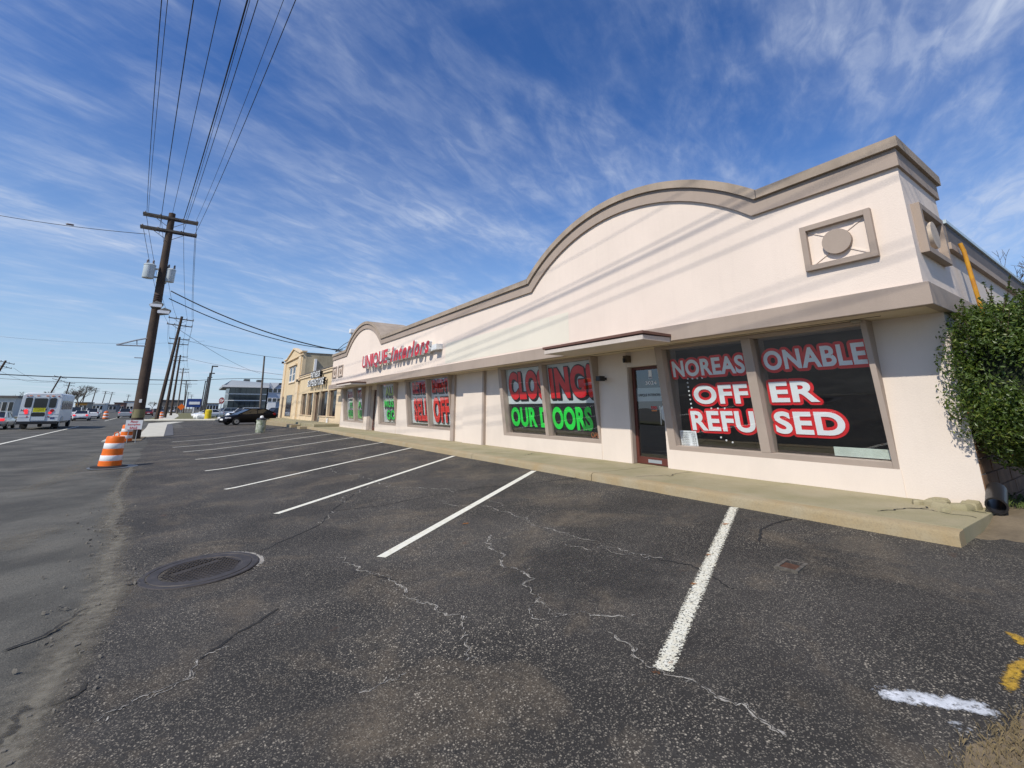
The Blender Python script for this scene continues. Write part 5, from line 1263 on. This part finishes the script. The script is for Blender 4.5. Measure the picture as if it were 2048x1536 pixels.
car('sedan', (-9.4, 205, -1.72), RD, cblue, 'blue car beyond the white van')
car('suv', (-12.5, 230, -1.72), RD, cd, 'dark far car between the second and third poles')
car('sedan', (-7.8, 240, -1.72), RD, cw, 'white far car between the third and fourth poles')
car('suv', (-24, 150, -1.7), (.07, -.9975), cd, 'dark oncoming car behind the far drum')

# the white minibus
bx, by = -10.75, 54.6
bus = thing('minibus', 'white shuttle minibus seen from behind with a yellow notice on its rear door', 'minibus', (bx, by, -1.70), R(2)); ORG[bus.name] = (0,0,0)
L2, Wb, Z0, Z1 = 6.6, 1.2, .62, 2.98           # length forward (+y), half width, floor, roof
bw = mat('bus_white', (.66,.70,.72), .4, var=.04, vs=3, streak=.12)
def bring(s):
    y, w, zt_ = s; r = .22; P = [(-w, Z0), (w, Z0), (w*1.0, 1.2), (w*.97, zt_-r), (w*.93, zt_-r*.4), (w*.8, zt_), (-w*.8, zt_), (-w*.93, zt_-r*.4), (-w*.97, zt_-r), (-w*1.0, 1.2)]
    return [(x, y, z) for x, z in P]
loft(MB(), [(0, Wb, 2.92), (.06, Wb+.02, Z1), (L2-.4, Wb+.02, Z1), (L2, Wb-.1, 2.8)], bring).build('body', bw, bus, smooth=35, local=True)
loft(MB(), [(L2, .98, 2.3), (L2+1.0, .98, 1.5), (L2+1.9, .9, 1.3)], lambda s: [(-s[1], s[0], .5), (s[1], s[0], .5), (s[1], s[0], s[2]), (-s[1], s[0], s[2])]).build('cab', bw, bus, local=True)
def rplate(name, x0, x1, z0, z1, m, d=.01, par=bus, bev=.0, y=-.0): return MB().box(x0, x1, y-d, y-.001, z0, z1).build(name, m, par, bevel=bev, local=True)
def rounded(x0, x1, z0, z1, r, y, th):
    P = []
    for cx_, cz_, a0 in ((x1-r, z1-r, 0), (x0+r, z1-r, 90), (x0+r, z0+r, 180), (x1-r, z0+r, 270)):
        P += [(cx_+r*math.cos(R(a0+k*22.5)), y, cz_+r*math.sin(R(a0+k*22.5))) for k in range(5)]
    return MB().prism(P, (0, -th, 0))
bgl = mat('bus_glass', (.012,.013,.015), .12, var=.05, spec=.7)
rounded(-.98, -.56, 1.78, 2.58, .10, -.004, .02).build('rear_window', bgl, bus, local=True); rounded(.48, .90, 1.76, 2.56, .10, -.004, .02).build('rear_window', bgl, bus, local=True)
rd_ = rounded(-.52, .44, .72, 2.66, .06, -.003, .03).build('rear_door', mat('bus_door', (.58,.63,.66), .4, var=.04), bus, local=True)
rounded(-.44, .36, 1.72, 2.54, .10, -.034, .01).build('pane', bgl, rd_, local=True); rounded(-.46, .36, 1.05, 1.36, .10, -.034, .01).build('pane', bgl, rd_, local=True)
rplate('notice', -.40, .33, 1.40, 1.74, mat('notice_yellow', (.72,.68,.02), .6), .012, rd_, y=-.035)
for i, wtx in enumerate(('THIS VEHICLE STOPS', 'AT ALL RAILROAD', 'CROSSINGS')): put_text(MB(), wtx, lambda s, t, e, i=i: (-.34+.6*s, -.0485, 1.65-.09*i+.06*t), .01).build('lettering', decal_black, rd_, local=True)
for s in (-.48, .40): MB().tube([(s, -.04, .75), (s, -.04, 2.62)], .015, 6).build('door_edge', galv, rd_, local=True)
rplate('door_handle', .34, .40, 1.55, 1.68, blackm, .05, rd_, y=-.035)
for x, m1, m2 in ((-.84, taillit, taillit), (.72, redlens, taillit)):
    MB().lathe([(.13, -.03), (.13, 0)], (x+.02, -.002, 1.52), 16, 'y').build('tail_lamp', m1, bus, local=True); MB().lathe([(.11, -.03), (.11, 0)], (x+.06 if x < 0 else x-.08, -.002, 1.34), 16, 'y').build('stop_lamp', m2, bus, local=True)
for x in (-.72, -.28, .28, .62): rplate('marker_lamp', x-.08, x+.08, 2.70, 2.77, amber, .04)
for x in (-.92, .98): rplate('marker_lamp', x-.05, x+.05, 2.68, 2.74, redlens, .04)
for x in (-.68, .60): rplate('reflector', x-.05, x+.05, .98, 1.06, redlens, .02)
rplate('number_plate', .72, .98, .84, .98, mat('plate_blue', (.03,.05,.16), .5), .02)
put_text(MB(), 'NJ', lambda s, t, e: (-1.12+.24*s, -.006, 1.42+.2*t), .03).build('logo', decal_black, bus, local=True)
for z in (1.22, .95): rplate('trim_strip', -1.18, -.54, z, z+.03, galv, .012); rplate('trim_strip', .48, 1.18, z, z+.03, galv, .012)
MB().box(-1.22, 1.22, -.16, .12, .42, .66).build('rear_bumper', blackm, bus, bevel=.03, local=True)
MB().box(-1.0, 1.0, .12, 6.5, .42, .61).build('chassis', blackm, bus, local=True)
for s in (-1, 1):
    for k in range(5): MB().box(s*(Wb+.024), s*(Wb+.03), .5+k*1.05, 1.4+k*1.05, 1.62, 2.35).build('side_window', bgl, bus, local=True)
    wh = MB().lathe([(.25, -.14), (.40, -.14), (.43, -.1), (.43, .1), (.40, .14), (.25, .14)], (s*.98, 1.55, .43), 20, 'x').build('wheel', rubber, bus, smooth=35, local=True); MB().lathe([(.25, -.15), (.2, -.1), (.05, -.12)] if s < 0 else [(.25, .15), (.2, .1), (.05, .12)], (s*.98, 1.55, .43), 14, 'x').build('rim', galv, wh, local=True)
    MB().lathe([(.25, -.12), (.40, -.12), (.43, -.1), (.43, .1), (.40, .12), (.25, .12)], (s*.95, L2+.7, .43), 20, 'x').build('wheel', rubber, bus, smooth=35, local=True)
    MB().box(s*.72, s*1.16, .95, .97, .12, .6).build('mud_flap', rubber, bus, local=True)
    MB().prism([(s*(Wb+.03), .9, .62), (s*(Wb+.03), 1.05, .95), (s*(Wb+.03), 1.55, 1.05), (s*(Wb+.03), 2.05, .95), (s*(Wb+.03), 2.2, .62)], (s*.03, 0, 0)).build('wheel_arch', galv, bus, local=True)

# ------------------------------------------------------------------ lift everything from lens-relative heights to heights over the gutter
for o in list(COL.objects):
    if o.parent is None and o.type in {'MESH', 'EMPTY'}: o.location.z += H
